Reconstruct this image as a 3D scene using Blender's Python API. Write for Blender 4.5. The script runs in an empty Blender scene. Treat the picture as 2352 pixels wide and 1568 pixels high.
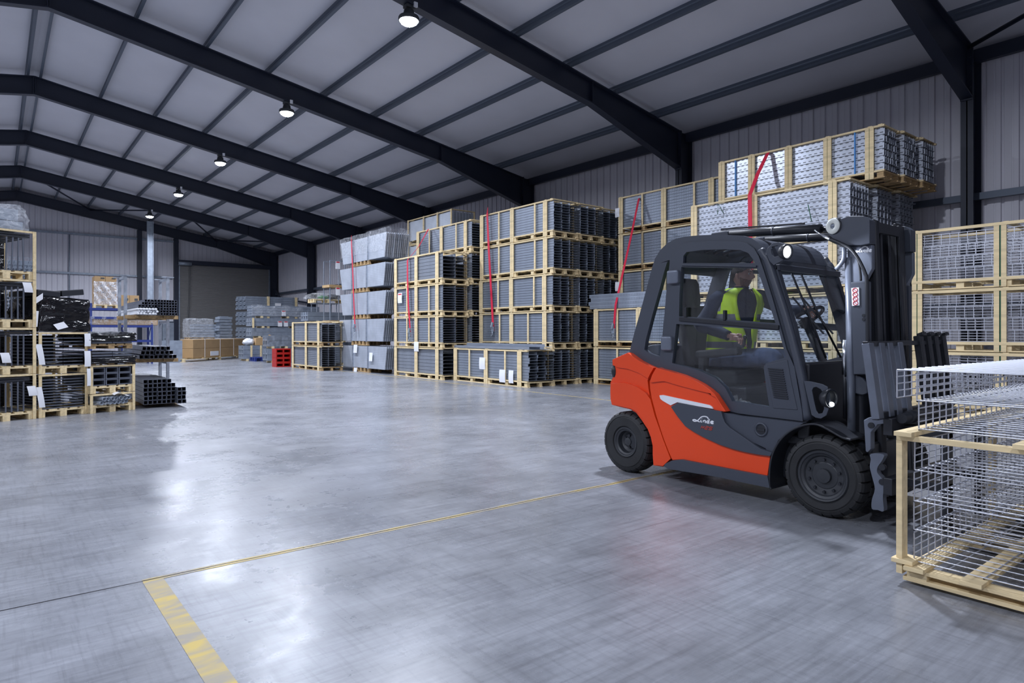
import bpy, bmesh, math, random
from mathutils import Vector, Matrix
from mathutils.geometry import tessellate_polygon

PI = math.pi
SC = bpy.context.scene
COL = SC.collection
rnd = random.Random(11)

# ------------------------------------------------------------------ camera
F, CX, HY, HC = 1500.0, 1176.0, 765.0, 1.4
YAW = math.atan(1188.0 / 1500.0)
S_, C_ = math.sin(YAW), math.cos(YAW)
cam_data = bpy.data.cameras.new('camera')
cam = bpy.data.objects.new('camera', cam_data)
COL.objects.link(cam)
cam.location = (0, 0, HC)
cam.rotation_euler = (PI / 2, 0, -YAW)
cam_data.sensor_width = 36.0
cam_data.lens = F * 36.0 / 2352.0
cam_data.shift_y = -(784.0 - HY) / 2352.0
cam_data.clip_start = 0.05
cam_data.clip_end = 300
SC.camera = cam

# ------------------------------------------------------------------ colour management, world
SC.view_settings.view_transform = 'Standard'
SC.view_settings.look = 'None'
SC.view_settings.gamma = 1.0
SC.view_settings.use_curve_mapping = False
SC.view_settings.exposure = 0.0
world = bpy.data.worlds.new('world')
SC.world = world
world.use_nodes = True
world.node_tree.nodes['Background'].inputs[0].default_value = (0.25, 0.32, 0.5, 1)
world.node_tree.nodes['Background'].inputs[1].default_value = 0.05

# ------------------------------------------------------------------ high-bay lamps' light (fixtures further down only for those in view)
LIGHT_COL = (0.81, 0.865, 1.0)
BAY, Y_FIRST = 7.147, 4.67                     # portal frame spacing and the first frame
FRAME_Y = [Y_FIRST + BAY * k for k in range(-1, 7)]
LAMP_Z = 7.86
LAMP_W = 600.0
LAMP_SPOTS = [(6.66, y) for y in FRAME_Y[1:-1]] + [(-4.66, y) for y in FRAME_Y[:-1]]  # nearest lamp of each row is unseen, added to brighten floor and wall
for lx, ly in LAMP_SPOTS:
    ld = bpy.data.lights.new('highbay_and_added_light', 'AREA')
    ld.shape = 'DISK'; ld.size = 0.36; ld.energy = LAMP_W; ld.color = LIGHT_COL
    ld.spread = math.radians(165)
    lo = bpy.data.objects.new('highbay_and_added_lamp', ld); COL.objects.link(lo)
    lo.location = (lx, ly, LAMP_Z - 0.17)

# ------------------------------------------------------------------ geometry of the picture: a pixel and one known coordinate give a point
def at(px, py, X=None, Y=None, Z=None, D=None):
    a, b = (px - CX) / F, (HY - py) / F
    dx, dy, dz = a * C_ + S_, -a * S_ + C_, b
    if X is not None: t = X / dx
    elif Y is not None: t = Y / dy
    elif Z is not None: t = (Z - HC) / dz
    else: t = D
    return Vector((t * dx, t * dy, HC + t * dz))

# ------------------------------------------------------------------ mesh helpers
class MB:
    def __init__(s): s.v = []; s.f = []; s.sm = []; s.mi = []; s.cur = 0
    def _add(s, vs, fs, smooth=False):
        o = len(s.v)
        s.v += [tuple(p) for p in vs]
        for f in fs:
            s.f.append([i + o for i in f]); s.sm.append(smooth); s.mi.append(s.cur)
    def mat(s, i): s.cur = i; return s
    def box(s, a, b, rz=0.0, piv=None, M=None):
        (x0, y0, z0), (x1, y1, z1) = a, b
        vs = [Vector((x, y, z)) for z in (z0, z1) for y in (y0, y1) for x in (x0, x1)]
        if rz:
            c = Vector(piv) if piv else Vector(((x0 + x1) / 2, (y0 + y1) / 2, 0))
            R = Matrix.Rotation(rz, 4, 'Z')
            vs = [R @ (p - c) + c for p in vs]
        if M is not None: vs = [M @ p for p in vs]
        s._add(vs, [(0, 2, 3, 1), (4, 5, 7, 6), (0, 1, 5, 4), (2, 6, 7, 3), (0, 4, 6, 2), (1, 3, 7, 5)])
        return s
    def bar(s, p, q, w, h=None, up=(0, 0, 1)):
        h = h or w
        p, q = Vector(p), Vector(q); d = (q - p)
        if d.length < 1e-6: return s
        d.normalize(); u = Vector(up)
        if abs(d.dot(u)) > 0.98: u = Vector((1, 0, 0)) if abs(d.x) < 0.9 else Vector((0, 1, 0))
        r = d.cross(u).normalized(); u = r.cross(d).normalized()
        vs = [e + r * (sx * w / 2) + u * (sz * h / 2) for e in (p, q) for sx, sz in ((-1, -1), (1, -1), (1, 1), (-1, 1))]
        s._add(vs, [(3, 2, 1, 0), (4, 5, 6, 7), (0, 1, 5, 4), (1, 2, 6, 5), (2, 3, 7, 6), (3, 0, 4, 7)])
        return s
    def tube(s, pts, r, n=8, cap=True, smooth=True, closed=False):
        pts = [Vector(p) for p in pts]
        rs = r if isinstance(r, (list, tuple)) else [r] * len(pts)
        m = len(pts); vs = []; prev = None
        for i, p in enumerate(pts):
            if closed: d = pts[(i + 1) % m] - pts[i - 1]
            else: d = pts[min(i + 1, m - 1)] - pts[max(i - 1, 0)]
            d.normalize()
            if prev is None:
                u = Vector((0, 0, 1)) if abs(d.z) < 0.9 else Vector((1, 0, 0))
            else: u = prev
            u = (u - d * u.dot(d))
            if u.length < 1e-5: u = Vector((1, 0, 0))
            u.normalize(); w = d.cross(u); prev = u
            for k in range(n):
                t = 2 * PI * k / n
                vs.append(p + (u * math.cos(t) + w * math.sin(t)) * rs[i])
        fs = []
        for i in range(m if closed else m - 1):
            j = (i + 1) % m
            for k in range(n):
                k2 = (k + 1) % n
                fs.append((i * n + k, i * n + k2, j * n + k2, j * n + k))
        s._add(vs, fs, smooth)
        if cap and not closed:
            s._add(vs[:n], [tuple(reversed(range(n)))]); s._add(vs[-n:], [tuple(range(n))])
        return s
    def cyl(s, p, q, r, n=16, r2=None, smooth=True):
        return s.tube([p, q], [r, r if r2 is None else r2], n, True, smooth)
    def lathe(s, prof, o, axis, n=32, smooth=True, rmod=None):
        # prof: (radius, along); axis unit vector
        a = Vector(axis).normalized()
        u = Vector((0, 0, 1)) if abs(a.z) < 0.9 else Vector((1, 0, 0))
        u = (u - a * u.dot(a)).normalized(); w = a.cross(u); o = Vector(o); vs = []
        for i, (r, h) in enumerate(prof):
            for k in range(n):
                t = 2 * PI * k / n
                rr = r if rmod is None else rmod(i, k, r)
                vs.append(o + a * h + (u * math.cos(t) + w * math.sin(t)) * rr)
        fs = [(i * n + k, i * n + (k + 1) % n, (i + 1) * n + (k + 1) % n, (i + 1) * n + k)
              for i in range(len(prof) - 1) for k in range(n)]
        s._add(vs, fs, smooth)
        return s
    def poly(s, loops, a, b, f):
        # flat plate with holes: loops of 2-D points, f(x, y, depth) -> 3-D; caps at depth a and b
        flat = [p for l in loops for p in l]
        tri = tessellate_polygon([[Vector((x, y, 0)) for x, y in l] for l in loops])
        n = len(flat)
        vs = [f(x, y, a) for x, y in flat] + [f(x, y, b) for x, y in flat]
        fs = [tuple(t) for t in tri] + [tuple(i + n for i in reversed(t)) for t in tri]
        o = 0
        for l in loops:
            m = len(l)
            for i in range(m):
                j = (i + 1) % m
                fs.append((o + i, o + j, n + o + j, n + o + i))
            o += m
        s._add(vs, fs)
        return s
    def loft(s, rings, cap0=True, cap1=True, smooth=False, closed=True):
        n = len(rings[0]); vs = [p for r in rings for p in r]
        fs = []
        for i in range(len(rings) - 1):
            for k in range(n if closed else n - 1):
                k2 = (k + 1) % n
                fs.append((i * n + k, i * n + k2, (i + 1) * n + k2, (i + 1) * n + k))
        s._add(vs, fs, smooth)
        if closed and cap0: s._capfill(rings[0])
        if closed and cap1: s._capfill(rings[-1])
        return s
    def _capfill(s, ring):
        tri = tessellate_polygon([[Vector(p) for p in ring]])
        s._add(ring, [tuple(t) for t in tri])
    def sheet(s, fn, nu, nv, smooth=True):
        vs = [fn(i / nu, j / nv) for j in range(nv + 1) for i in range(nu + 1)]
        w = nu + 1
        s._add(vs, [(j * w + i, j * w + i + 1, (j + 1) * w + i + 1, (j + 1) * w + i) for j in range(nv) for i in range(nu)], smooth)
        return s
    def ball(s, c, r, n=12, m=8, sc=(1, 1, 1)):
        c = Vector(c); vs = []
        for j in range(m + 1):
            t = PI * j / m
            for k in range(n):
                p = 2 * PI * k / n
                vs.append(c + Vector((math.sin(t) * math.cos(p) * r * sc[0], math.sin(t) * math.sin(p) * r * sc[1], math.cos(t) * r * sc[2])))
        s._add(vs, [(j * n + k, (j + 1) * n + k, (j + 1) * n + (k + 1) % n, j * n + (k + 1) % n) for j in range(m) for k in range(n)], True)
        return s
    def mesh(s, name, mats):
        me = bpy.data.meshes.new(name)
        me.from_pydata(s.v, [], s.f)
        for m in (mats if isinstance(mats, (list, tuple)) else [mats]): me.materials.append(m)
        for p, sm, mi in zip(me.polygons, s.sm, s.mi): p.use_smooth = sm; p.material_index = mi
        bm = bmesh.new(); bm.from_mesh(me)
        bmesh.ops.remove_doubles(bm, verts=bm.verts, dist=1e-5)
        bmesh.ops.recalc_face_normals(bm, faces=bm.faces)
        bm.to_mesh(me); bm.free()
        return me
    def build(s, name, mats, parent=None, bevel=0, seg=2, autosmooth=True):
        return link(name, s.mesh(name, mats), parent, bevel, seg)

def link(name, me, parent=None, bevel=0, seg=2):
    o = bpy.data.objects.new(name, me); COL.objects.link(o)
    if parent is not None:
        o.parent = parent
        o.matrix_parent_inverse = Matrix.Translation(parent.location).inverted() if parent.parent is None and parent.rotation_euler.z == 0 else parent_world(parent).inverted()
    if bevel:
        m = o.modifiers.new('bevel', 'BEVEL'); m.width = bevel; m.segments = seg; m.limit_method = 'ANGLE'; m.angle_limit = math.radians(32)
        m.harden_normals = True
        for p in me.polygons: p.use_smooth = True
    return o

def parent_world(p):
    M = Matrix.LocRotScale(p.location, p.rotation_euler.to_quaternion(), p.scale)
    if p.parent is not None: M = parent_world(p.parent) @ p.matrix_parent_inverse @ M
    return M

def tag(o, label, cat, group=None, kind=None):
    o['label'] = label; o['category'] = cat
    if group: o['group'] = group
    if kind: o['kind'] = kind
    return o

def thing(name, loc, label, cat, group=None):
    o = bpy.data.objects.new(name, None); COL.objects.link(o)
    o.location = loc; o.empty_display_size = 0.2
    return tag(o, label, cat, group)

def struct(name, mb, m, bevel=0):
    o = mb.build(name, m, None, bevel); o['kind'] = 'structure'
    return o

def child(name, me, parent, loc, rz=0.0, sc=None):
    # a part that shares its mesh; loc is in world space, the parent an Empty without rotation
    o = bpy.data.objects.new(name, me); COL.objects.link(o); o.parent = parent
    o.location = Vector(loc) - Vector(parent.location) if parent.parent is None else Vector(loc)
    o.rotation_euler.z = rz
    if sc: o.scale = sc
    return o

# ------------------------------------------------------------------ materials
def mat(name, col, rough=0.5, metal=0.0, var=0.0, vscale=6.0, bump=0.0, bscale=40.0, spec=0.5, coat=0.0, stretch=None, rvar=0.0):
    m = bpy.data.materials.new(name); m.use_nodes = True
    nt = m.node_tree; b = nt.nodes['Principled BSDF']
    b.inputs['Base Color'].default_value = (*col, 1)
    b.inputs['Roughness'].default_value = rough
    b.inputs['Metallic'].default_value = metal
    b.inputs['Specular IOR Level'].default_value = spec
    if coat: b.inputs['Coat Weight'].default_value = coat; b.inputs['Coat Roughness'].default_value = 0.12
    if var or bump or rvar:
        tc = nt.nodes.new('ShaderNodeTexCoord'); mp = nt.nodes.new('ShaderNodeMapping')
        nt.links.new(tc.outputs['Object'], mp.inputs['Vector'])
        if stretch: mp.inputs['Scale'].default_value = stretch
    if var or rvar:
        n = nt.nodes.new('ShaderNodeTexNoise'); n.inputs['Scale'].default_value = vscale; n.inputs['Detail'].default_value = 5
        nt.links.new(mp.outputs[0], n.inputs['Vector'])
    if var:
        r = nt.nodes.new('ShaderNodeMapRange'); r.inputs['From Min'].default_value = 0.3; r.inputs['From Max'].default_value = 0.7
        nt.links.new(n.outputs['Fac'], r.inputs['Value'])
        mx = nt.nodes.new('ShaderNodeMix'); mx.data_type = 'RGBA'
        mx.inputs[6].default_value = (*[c * (1 - var) for c in col], 1)
        mx.inputs[7].default_value = (*[min(1, c * (1 + var)) for c in col], 1)
        nt.links.new(r.outputs[0], mx.inputs[0]); nt.links.new(mx.outputs[2], b.inputs['Base Color'])
    if rvar:
        r2 = nt.nodes.new('ShaderNodeMapRange'); r2.inputs['From Min'].default_value = 0.3; r2.inputs['From Max'].default_value = 0.7
        r2.inputs['To Min'].default_value = max(0.02, rough - rvar); r2.inputs['To Max'].default_value = min(1, rough + rvar)
        nt.links.new(n.outputs['Fac'], r2.inputs['Value']); nt.links.new(r2.outputs[0], b.inputs['Roughness'])
    if bump:
        n2 = nt.nodes.new('ShaderNodeTexNoise'); n2.inputs['Scale'].default_value = bscale; n2.inputs['Detail'].default_value = 4
        nt.links.new(mp.outputs[0], n2.inputs['Vector'])
        bp = nt.nodes.new('ShaderNodeBump'); bp.inputs['Strength'].default_value = bump; bp.inputs['Distance'].default_value = 0.01
        nt.links.new(n2.outputs['Fac'], bp.inputs['Height']); nt.links.new(bp.outputs[0], b.inputs['Normal'])
    return m

def N(nt, t, **kw):
    n = nt.nodes.new(t)
    for k, v in kw.items(): setattr(n, k, v)
    return n
def math_(nt, op, a, b=None, c=None):
    n = nt.nodes.new('ShaderNodeMath'); n.operation = op
    for i, x in enumerate((a, b, c)):
        if x is None: continue
        if isinstance(x, (int, float)): n.inputs[i].default_value = x
        else: nt.links.new(x, n.inputs[i])
    return n.outputs[0]

def slotted(name, col, rough, metal, pat, dark=0.15):
    # steel with a repeated punched pattern; pat(nt, x, y, z) returns a 0..1 mask of the holes
    m = mat(name, col, rough, metal, var=0.12, vscale=3.0)
    nt = m.node_tree; b = nt.nodes['Principled BSDF']
    tc = nt.nodes.new('ShaderNodeTexCoord'); sp = nt.nodes.new('ShaderNodeSeparateXYZ')
    nt.links.new(tc.outputs['Object'], sp.inputs[0])
    mask = pat(nt, sp.outputs[0], sp.outputs[1], sp.outputs[2])
    src = b.inputs['Base Color'].links[0].from_socket
    mx = nt.nodes.new('ShaderNodeMix'); mx.data_type = 'RGBA'
    nt.links.new(mask, mx.inputs[0]); nt.links.new(src, mx.inputs[6])
    mx.inputs[7].default_value = (*[c * dark for c in col], 1)
    nt.links.new(mx.outputs[2], b.inputs['Base Color'])
    return m

def band(nt, v, c, w):      # 1 where |v - c| < w
    return math_(nt, 'LESS_THAN', math_(nt, 'ABSOLUTE', math_(nt, 'SUBTRACT', v, c)), w)
def rep(nt, v, p, off=0.0): # v folded into one period, -p/2..p/2
    return math_(nt, 'SUBTRACT', math_(nt, 'FLOORED_MODULO', math_(nt, 'ADD', v, off), p), p / 2)

def glass(name, tint=(0.8, 0.86, 0.9), refl=1.0):
    m = bpy.data.materials.new(name); m.use_nodes = True; nt = m.node_tree
    nt.nodes.remove(nt.nodes['Principled BSDF']); out = nt.nodes['Material Output']
    tr = N(nt, 'ShaderNodeBsdfTransparent'); tr.inputs[0].default_value = (*tint, 1)
    gl = N(nt, 'ShaderNodeBsdfGlossy'); gl.inputs['Roughness'].default_value = 0.02
    gl.inputs[0].default_value = (refl, refl, refl, 1)
    lw = N(nt, 'ShaderNodeLayerWeight'); lw.inputs[0].default_value = 0.5
    fr = math_(nt, 'MULTIPLY_ADD', math_(nt, 'POWER', lw.outputs['Facing'], 5.0), 0.9, 0.035)
    mx = N(nt, 'ShaderNodeMixShader')
    nt.links.new(fr, mx.inputs[0]); nt.links.new(tr.outputs[0], mx.inputs[1]); nt.links.new(gl.outputs[0], mx.inputs[2])
    nt.links.new(mx.outputs[0], out.inputs[0])
    return m

def emit(name, col, strength):
    m = bpy.data.materials.new(name); m.use_nodes = True; nt = m.node_tree
    b = nt.nodes['Principled BSDF']; b.inputs['Base Color'].default_value = (*col, 1)
    b.inputs['Emission Color'].default_value = (*col, 1); b.inputs['Emission Strength'].default_value = strength
    return m

def film(name, opac=0.35, col=(0.8, 0.83, 0.88)):
    # clear stretch film: mostly transparent, wrinkled gloss
    m = bpy.data.materials.new(name); m.use_nodes = True; nt = m.node_tree
    b = nt.nodes['Principled BSDF']; b.inputs['Base Color'].default_value = (*col, 1); b.inputs['Roughness'].default_value = 0.12
    tc = N(nt, 'ShaderNodeTexCoord'); n = N(nt, 'ShaderNodeTexNoise'); n.inputs['Scale'].default_value = 9; n.inputs['Detail'].default_value = 6; n.inputs['Distortion'].default_value = 1.5
    nt.links.new(tc.outputs['Object'], n.inputs['Vector'])
    bp = N(nt, 'ShaderNodeBump'); bp.inputs['Strength'].default_value = 0.9; bp.inputs['Distance'].default_value = 0.05
    nt.links.new(n.outputs['Fac'], bp.inputs['Height']); nt.links.new(bp.outputs[0], b.inputs['Normal'])
    mr = N(nt, 'ShaderNodeMapRange'); mr.inputs['From Min'].default_value = 0.4; mr.inputs['From Max'].default_value = 0.75
    mr.inputs['To Min'].default_value = opac * 0.35; mr.inputs['To Max'].default_value = min(1, opac * 1.8)
    nt.links.new(n.outputs['Fac'], mr.inputs['Value']); nt.links.new(mr.outputs[0], b.inputs['Alpha'])
    return m

M = {}
M['steel_blue'] = mat('dark blue painted steel', (0.014, 0.019, 0.036), 0.45)
M['purlin'] = mat('zinc purlin steel', (0.085, 0.105, 0.14), 0.45, 0.3)
M['roof'] = mat('white liner sheet', (0.60, 0.60, 0.65), 0.5, 0, 0.04, 0.7)
M['wall'] = mat('grey cladding sheet', (0.62, 0.61, 0.66), 0.5, 0, 0.04, 0.5)
M['shutter'] = mat('grey shutter slats', (0.20, 0.195, 0.19), 0.5)
M['galv'] = mat('galvanised steel', (0.42, 0.46, 0.52), 0.38, 0.75, 0.18, 9, rvar=0.1)
M['galv_dull'] = mat('dull galvanised steel', (0.27, 0.31, 0.37), 0.5, 0.45, 0.15, 5)
M['wire'] = mat('zinc plated wire', (0.58, 0.60, 0.66), 0.42, 0.8)
M['timber'] = mat('pale pine', (0.74, 0.59, 0.34), 0.7, 0, 0.18, 2.5, stretch=(8, 1.2, 8), bump=0.15)
M['timber_old'] = mat('weathered pine', (0.40, 0.265, 0.125), 0.75, 0, 0.3, 2.5, stretch=(8, 1.2, 8))
M['black_steel'] = mat('black lacquered steel', (0.022, 0.025, 0.032), 0.3, 0.0, coat=0.3)
M['black_film'] = mat('black stretch film', (0.006, 0.006, 0.008), 0.17, 0, bump=0.9, bscale=2.6, stretch=(1, 1, 2.2))
for n_ in M['black_film'].node_tree.nodes:
    if n_.type == 'BUMP': n_.inputs['Distance'].default_value = 0.06
M['frame_steel'] = mat('dark lacquered frame steel', (0.13, 0.145, 0.18), 0.34, 0.3)
M['tube_steel'] = mat('dark grey tube steel', (0.15, 0.165, 0.20), 0.36, 0.5, 0.1, 6)
M['film'] = film('clear stretch film', 0.24)
M['paper'] = mat('white paper', (0.78, 0.79, 0.82), 0.6)
M['red_print'] = mat('red print', (0.55, 0.02, 0.04), 0.6)
M['strap_red'] = mat('red webbing', (0.62, 0.015, 0.05), 0.6)
M['strap_green'] = mat('green strapping', (0.012, 0.10, 0.05), 0.4)
M['strap_blue'] = mat('blue strapping', (0.05, 0.25, 0.6), 0.4)
M['card'] = mat('brown cardboard', (0.42, 0.27, 0.13), 0.75, 0, 0.08, 2)
M['red_plastic'] = mat('red plastic', (0.42, 0.012, 0.008), 0.4)
M['blue_steel'] = mat('blue racking paint', (0.015, 0.035, 0.20), 0.45)
M['yellow_paint'] = mat('worn yellow', (0.5, 0.36, 0.06), 0.6)
M['white'] = mat('white', (0.8, 0.82, 0.86), 0.4)
M['lamp_house'] = mat('lamp housing grey', (0.05, 0.055, 0.06), 0.5)
M['lens'] = emit('glowing lamp lens', (0.85, 0.92, 1.0), 60)
# ================================================================== THE BUILDING
X_RIDGE, X_COL, X_WALL, SLOPE = 1.0, 15.5, 16.08, 0.17
X_LEFT = 2 * X_RIDGE - X_WALL
Y_END, Y_START = FRAME_Y[-1] + 0.35, -6.0
Z_APEX = 9.08                                   # underside of the rafters at the ridge
RAFTER, PURLIN_D = 0.6, 0.22
def z_rafter(x): return Z_APEX - SLOPE * abs(x - X_RIDGE)
def z_roof(x): return z_rafter(x) + RAFTER + PURLIN_D

def floor_material():
    m = bpy.data.materials.new('power floated concrete'); m.use_nodes = True; nt = m.node_tree; b = nt.nodes['Principled BSDF']
    L = nt.links
    tc = N(nt, 'ShaderNodeTexCoord'); sp = N(nt, 'ShaderNodeSeparateXYZ'); L.new(tc.outputs['Object'], sp.inputs[0])
    def noise(scale, detail=6, stretch=None, rot=0, dist=0.0):
        mp = N(nt, 'ShaderNodeMapping'); L.new(tc.outputs['Object'], mp.inputs['Vector'])
        if stretch: mp.inputs['Scale'].default_value = stretch
        mp.inputs['Rotation'].default_value[2] = rot
        n = N(nt, 'ShaderNodeTexNoise'); n.inputs['Scale'].default_value = scale; n.inputs['Detail'].default_value = detail
        n.inputs['Distortion'].default_value = dist; n.inputs['Roughness'].default_value = 0.62
        L.new(mp.outputs[0], n.inputs['Vector']); return n.outputs['Fac']
    def rng(v, a, c, lo=0.0, hi=1.0):
        r = N(nt, 'ShaderNodeMapRange'); L.new(v, r.inputs['Value'])
        for k, x in zip(('From Min', 'From Max', 'To Min', 'To Max'), (a, c, lo, hi)): r.inputs[k].default_value = x
        return r.outputs[0]
    big = rng(noise(0.35, 7, None, 0, 0.6), 0.35, 0.68, 0.72, 1.16)
    mid = rng(noise(2.2, 8, (1, 1.6, 1), 0.5, 0.3), 0.15, 0.85, 0.70, 1.24)
    fine = rng(noise(22, 6), 0.3, 0.7, 0.93, 1.06)
    scr = rng(noise(3.0, 9, (14, 0.7, 1), 0.35), 0.50, 0.82, 1.03, 0.72)
    scr2 = rng(noise(2.0, 9, (0.6, 12, 1), 0.2), 0.48, 0.82, 1.04, 0.70)
    strk = rng(noise(5.0, 8, (0.35, 7, 1), 0.06, 0.4), 0.3, 0.7, 0.86, 1.10)
    blot = rng(noise(0.9, 5, None, 0, 0.5), 0.40, 0.90, 1.06, 0.80)
    f = math_(nt, 'MULTIPLY', big, mid)
    for t in (fine, scr, scr2, blot, strk): f = math_(nt, 'MULTIPLY', f, t)
    cm = N(nt, 'ShaderNodeMix', data_type='RGBA', blend_type='MULTIPLY'); cm.inputs[0].default_value = 1
    cm.inputs[6].default_value = (0.235, 0.245, 0.272, 1)
    cc = N(nt, 'ShaderNodeCombineXYZ')
    for i in range(3): L.new(f, cc.inputs[i])
    L.new(cc.outputs[0], cm.inputs[7])
    # sawn joint across the slab
    joint = band(nt, sp.outputs[1], JOINT_Y, 0.007)
    jm = N(nt, 'ShaderNodeMix', data_type='RGBA'); L.new(joint, jm.inputs[0]); L.new(cm.outputs[2], jm.inputs[6]); jm.inputs[7].default_value = (0.02, 0.02, 0.025, 1)
    # reddish smudge where paint dust was dragged
    L.new(jm.outputs[2], b.inputs['Base Color'])
    ro = rng(noise(1.1, 6, None, 0.4, 0.3), 0.2, 0.8, 0.19, 0.38)
    L.new(math_(nt, 'MULTIPLY', ro, rng(noise(9, 6), 0.3, 0.7, 0.9, 1.15)), b.inputs['Roughness'])
    b.inputs['Specular IOR Level'].default_value = 0.45
    bp = N(nt, 'ShaderNodeBump'); bp.inputs['Strength'].default_value = 0.12; bp.inputs['Distance'].default_value = 0.004
    L.new(noise(14, 6), bp.inputs['Height']); L.new(bp.outputs[0], b.inputs['Normal'])
    return m
JOINT_Y = at(335, 1333, Z=0).y
M['floor'] = floor_material()
struct('floor', MB().box((X_LEFT - 0.5, Y_START - 0.5, -0.25), (X_WALL + 0.5, Y_END + 0.5, 0)), M['floor'])

# worn yellow lines painted on the slab
def worn_yellow():
    m = bpy.data.materials.new('worn yellow floor paint'); m.use_nodes = True; nt = m.node_tree; b = nt.nodes['Principled BSDF']
    tc = N(nt, 'ShaderNodeTexCoord')
    n = N(nt, 'ShaderNodeTexNoise'); n.inputs['Scale'].default_value = 5; n.inputs['Detail'].default_value = 8; n.inputs['Distortion'].default_value = 0.6
    mp = N(nt, 'ShaderNodeMapping'); mp.inputs['Scale'].default_value = (0.7, 2.0, 1); nt.links.new(tc.outputs['Object'], mp.inputs[0]); nt.links.new(mp.outputs[0], n.inputs['Vector'])
    r = N(nt, 'ShaderNodeValToRGB'); e = r.color_ramp.elements
    e[0].position = 0.40; e[0].color = (0.29, 0.26, 0.21, 1); e[1].position = 0.66; e[1].color = (0.50, 0.37, 0.09, 1)
    nt.links.new(n.outputs['Fac'], r.inputs[0]); nt.links.new(r.outputs[0], b.inputs['Base Color']); b.inputs['Roughness'].default_value = 0.5
    return m
M['line'] = worn_yellow()
p0 = at(352, 1333, Z=0); p1 = at(508, 1568, Z=0)
d = (p1 - p0).normalized(); q = Vector((-d.y, d.x, 0)) * 0.052
pa, pb = p0, p0 + d * 9
line = MB(); line._add([Vector((p.x, p.y, 0.0015)) for p in (pa - q, pb - q, pb + q, pa + q)], [(0, 1, 2, 3)])
struct('floor_line', line, M['line'])
for dy in (-0.017, 0.017):
    struct('floor_line', MB().box((p0.x - 0.05, JOINT_Y + dy - 0.010, 0.0004), (14.5, JOINT_Y + dy + 0.010, 0.0015)), M['line'])
for xx in (10.05,):
    struct('floor_line', MB().box((xx - 0.035, 6.0, 0.0004), (xx + 0.035, 23.2, 0.0015)), M['line'])

# ---- corrugated cladding
def corrugated(a, b, z0, ztop, axis, pos, inward, pitch=0.3):
    # vertical trays with narrow recessed joints; ztop(t) gives the height along the run
    mb = MB(); prof = []; t = a
    while t < b - 1e-6:
        e = min(t + pitch, b); g = 0.042; w = (e - t)
        for tt, dep in ((t, 0.042), (t + g, 0.042), (t + g + 0.012, 0), (t + w * 0.45, 0), (t + w * 0.45 + 0.006, 0.006), (t + w * 0.55, 0.006), (t + w * 0.55 + 0.006, 0), (e - 0.012, 0)):
            if tt <= b: prof.append((tt, dep))
        t = e
    prof.append((b, 0.0))
    vs = []
    for tt, dep in prof:
        o = pos + inward * (-dep)
        for z in (z0, ztop(tt)):
            vs.append((o, tt, z) if axis == 'Y' else (tt, o, z))
    n = len(prof)
    mb._add(vs, [(2 * i, 2 * i + 1, 2 * i + 3, 2 * i + 2) for i in range(n - 1)])
    # closed back so the wall has real thickness
    bk = pos - inward * 0.12
    c = [(bk, a, z0), (bk, b, z0), (bk, b, ztop(b)), (bk, a, ztop(a))] if axis == 'Y' else [(a, bk, z0), (b, bk, z0), (b, bk, ztop(b)), (a, bk, ztop(a))]
    if axis == 'X': c = [(a, bk, z0), (b, bk, z0), (b, bk, ztop(b)), (X_RIDGE, bk, ztop(X_RIDGE)), (a, bk, ztop(a))]
    mb._add(c, [tuple(range(len(c)))])
    return mb
struct('wall_right', corrugated(Y_START, Y_END, 0, lambda t: z_roof(X_WALL), 'Y', X_WALL, -1), M['wall'])
struct('wall_left', corrugated(Y_START, Y_END, 0, lambda t: z_roof(X_LEFT), 'Y', X_LEFT, 1, 0.6), M['wall'])
struct('wall_far', corrugated(X_LEFT, X_WALL, 0, lambda t: z_roof(t), 'X', Y_END, -1, 0.27), M['wall'])
struct('wall_near', corrugated(X_LEFT, X_WALL, 0, lambda t: z_roof(t), 'X', Y_START, 1, 0.6), M['wall'])

# ---- roof sheets, fine ribs run down the slope
def roof_material():
    m = M['roof']; nt = m.node_tree; b = nt.nodes['Principled BSDF']
    tc = N(nt, 'ShaderNodeTexCoord'); sp = N(nt, 'ShaderNodeSeparateXYZ'); nt.links.new(tc.outputs['Object'], sp.inputs[0])
    w = rep(nt, sp.outputs[1], 0.06); seam = band(nt, rep(nt, sp.outputs[1], 1.0), 0, 0.006)
    h = math_(nt, 'SUBTRACT', math_(nt, 'ABSOLUTE', w), math_(nt, 'MULTIPLY', seam, 0.12))
    bp = N(nt, 'ShaderNodeBump'); bp.inputs['Strength'].default_value = 0.25; bp.inputs['Distance'].default_value = 0.05
    nt.links.new(h, bp.inputs['Height']); nt.links.new(bp.outputs[0], b.inputs['Normal'])
roof_material()
for sgn, xe in ((1, X_WALL + 0.1), (-1, X_LEFT - 0.1)):
    mb = MB(); r0, r1 = z_roof(X_RIDGE), z_roof(xe)
    ring = lambda y: [Vector((X_RIDGE, y, r0)), Vector((xe, y, r1)), Vector((xe, y, r1 + 0.12)), Vector((X_RIDGE, y, r0 + 0.12))]
    mb.loft([ring(Y_START - 0.2), ring(Y_END + 0.2)])
    struct('ceiling', mb, M['roof'])

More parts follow.
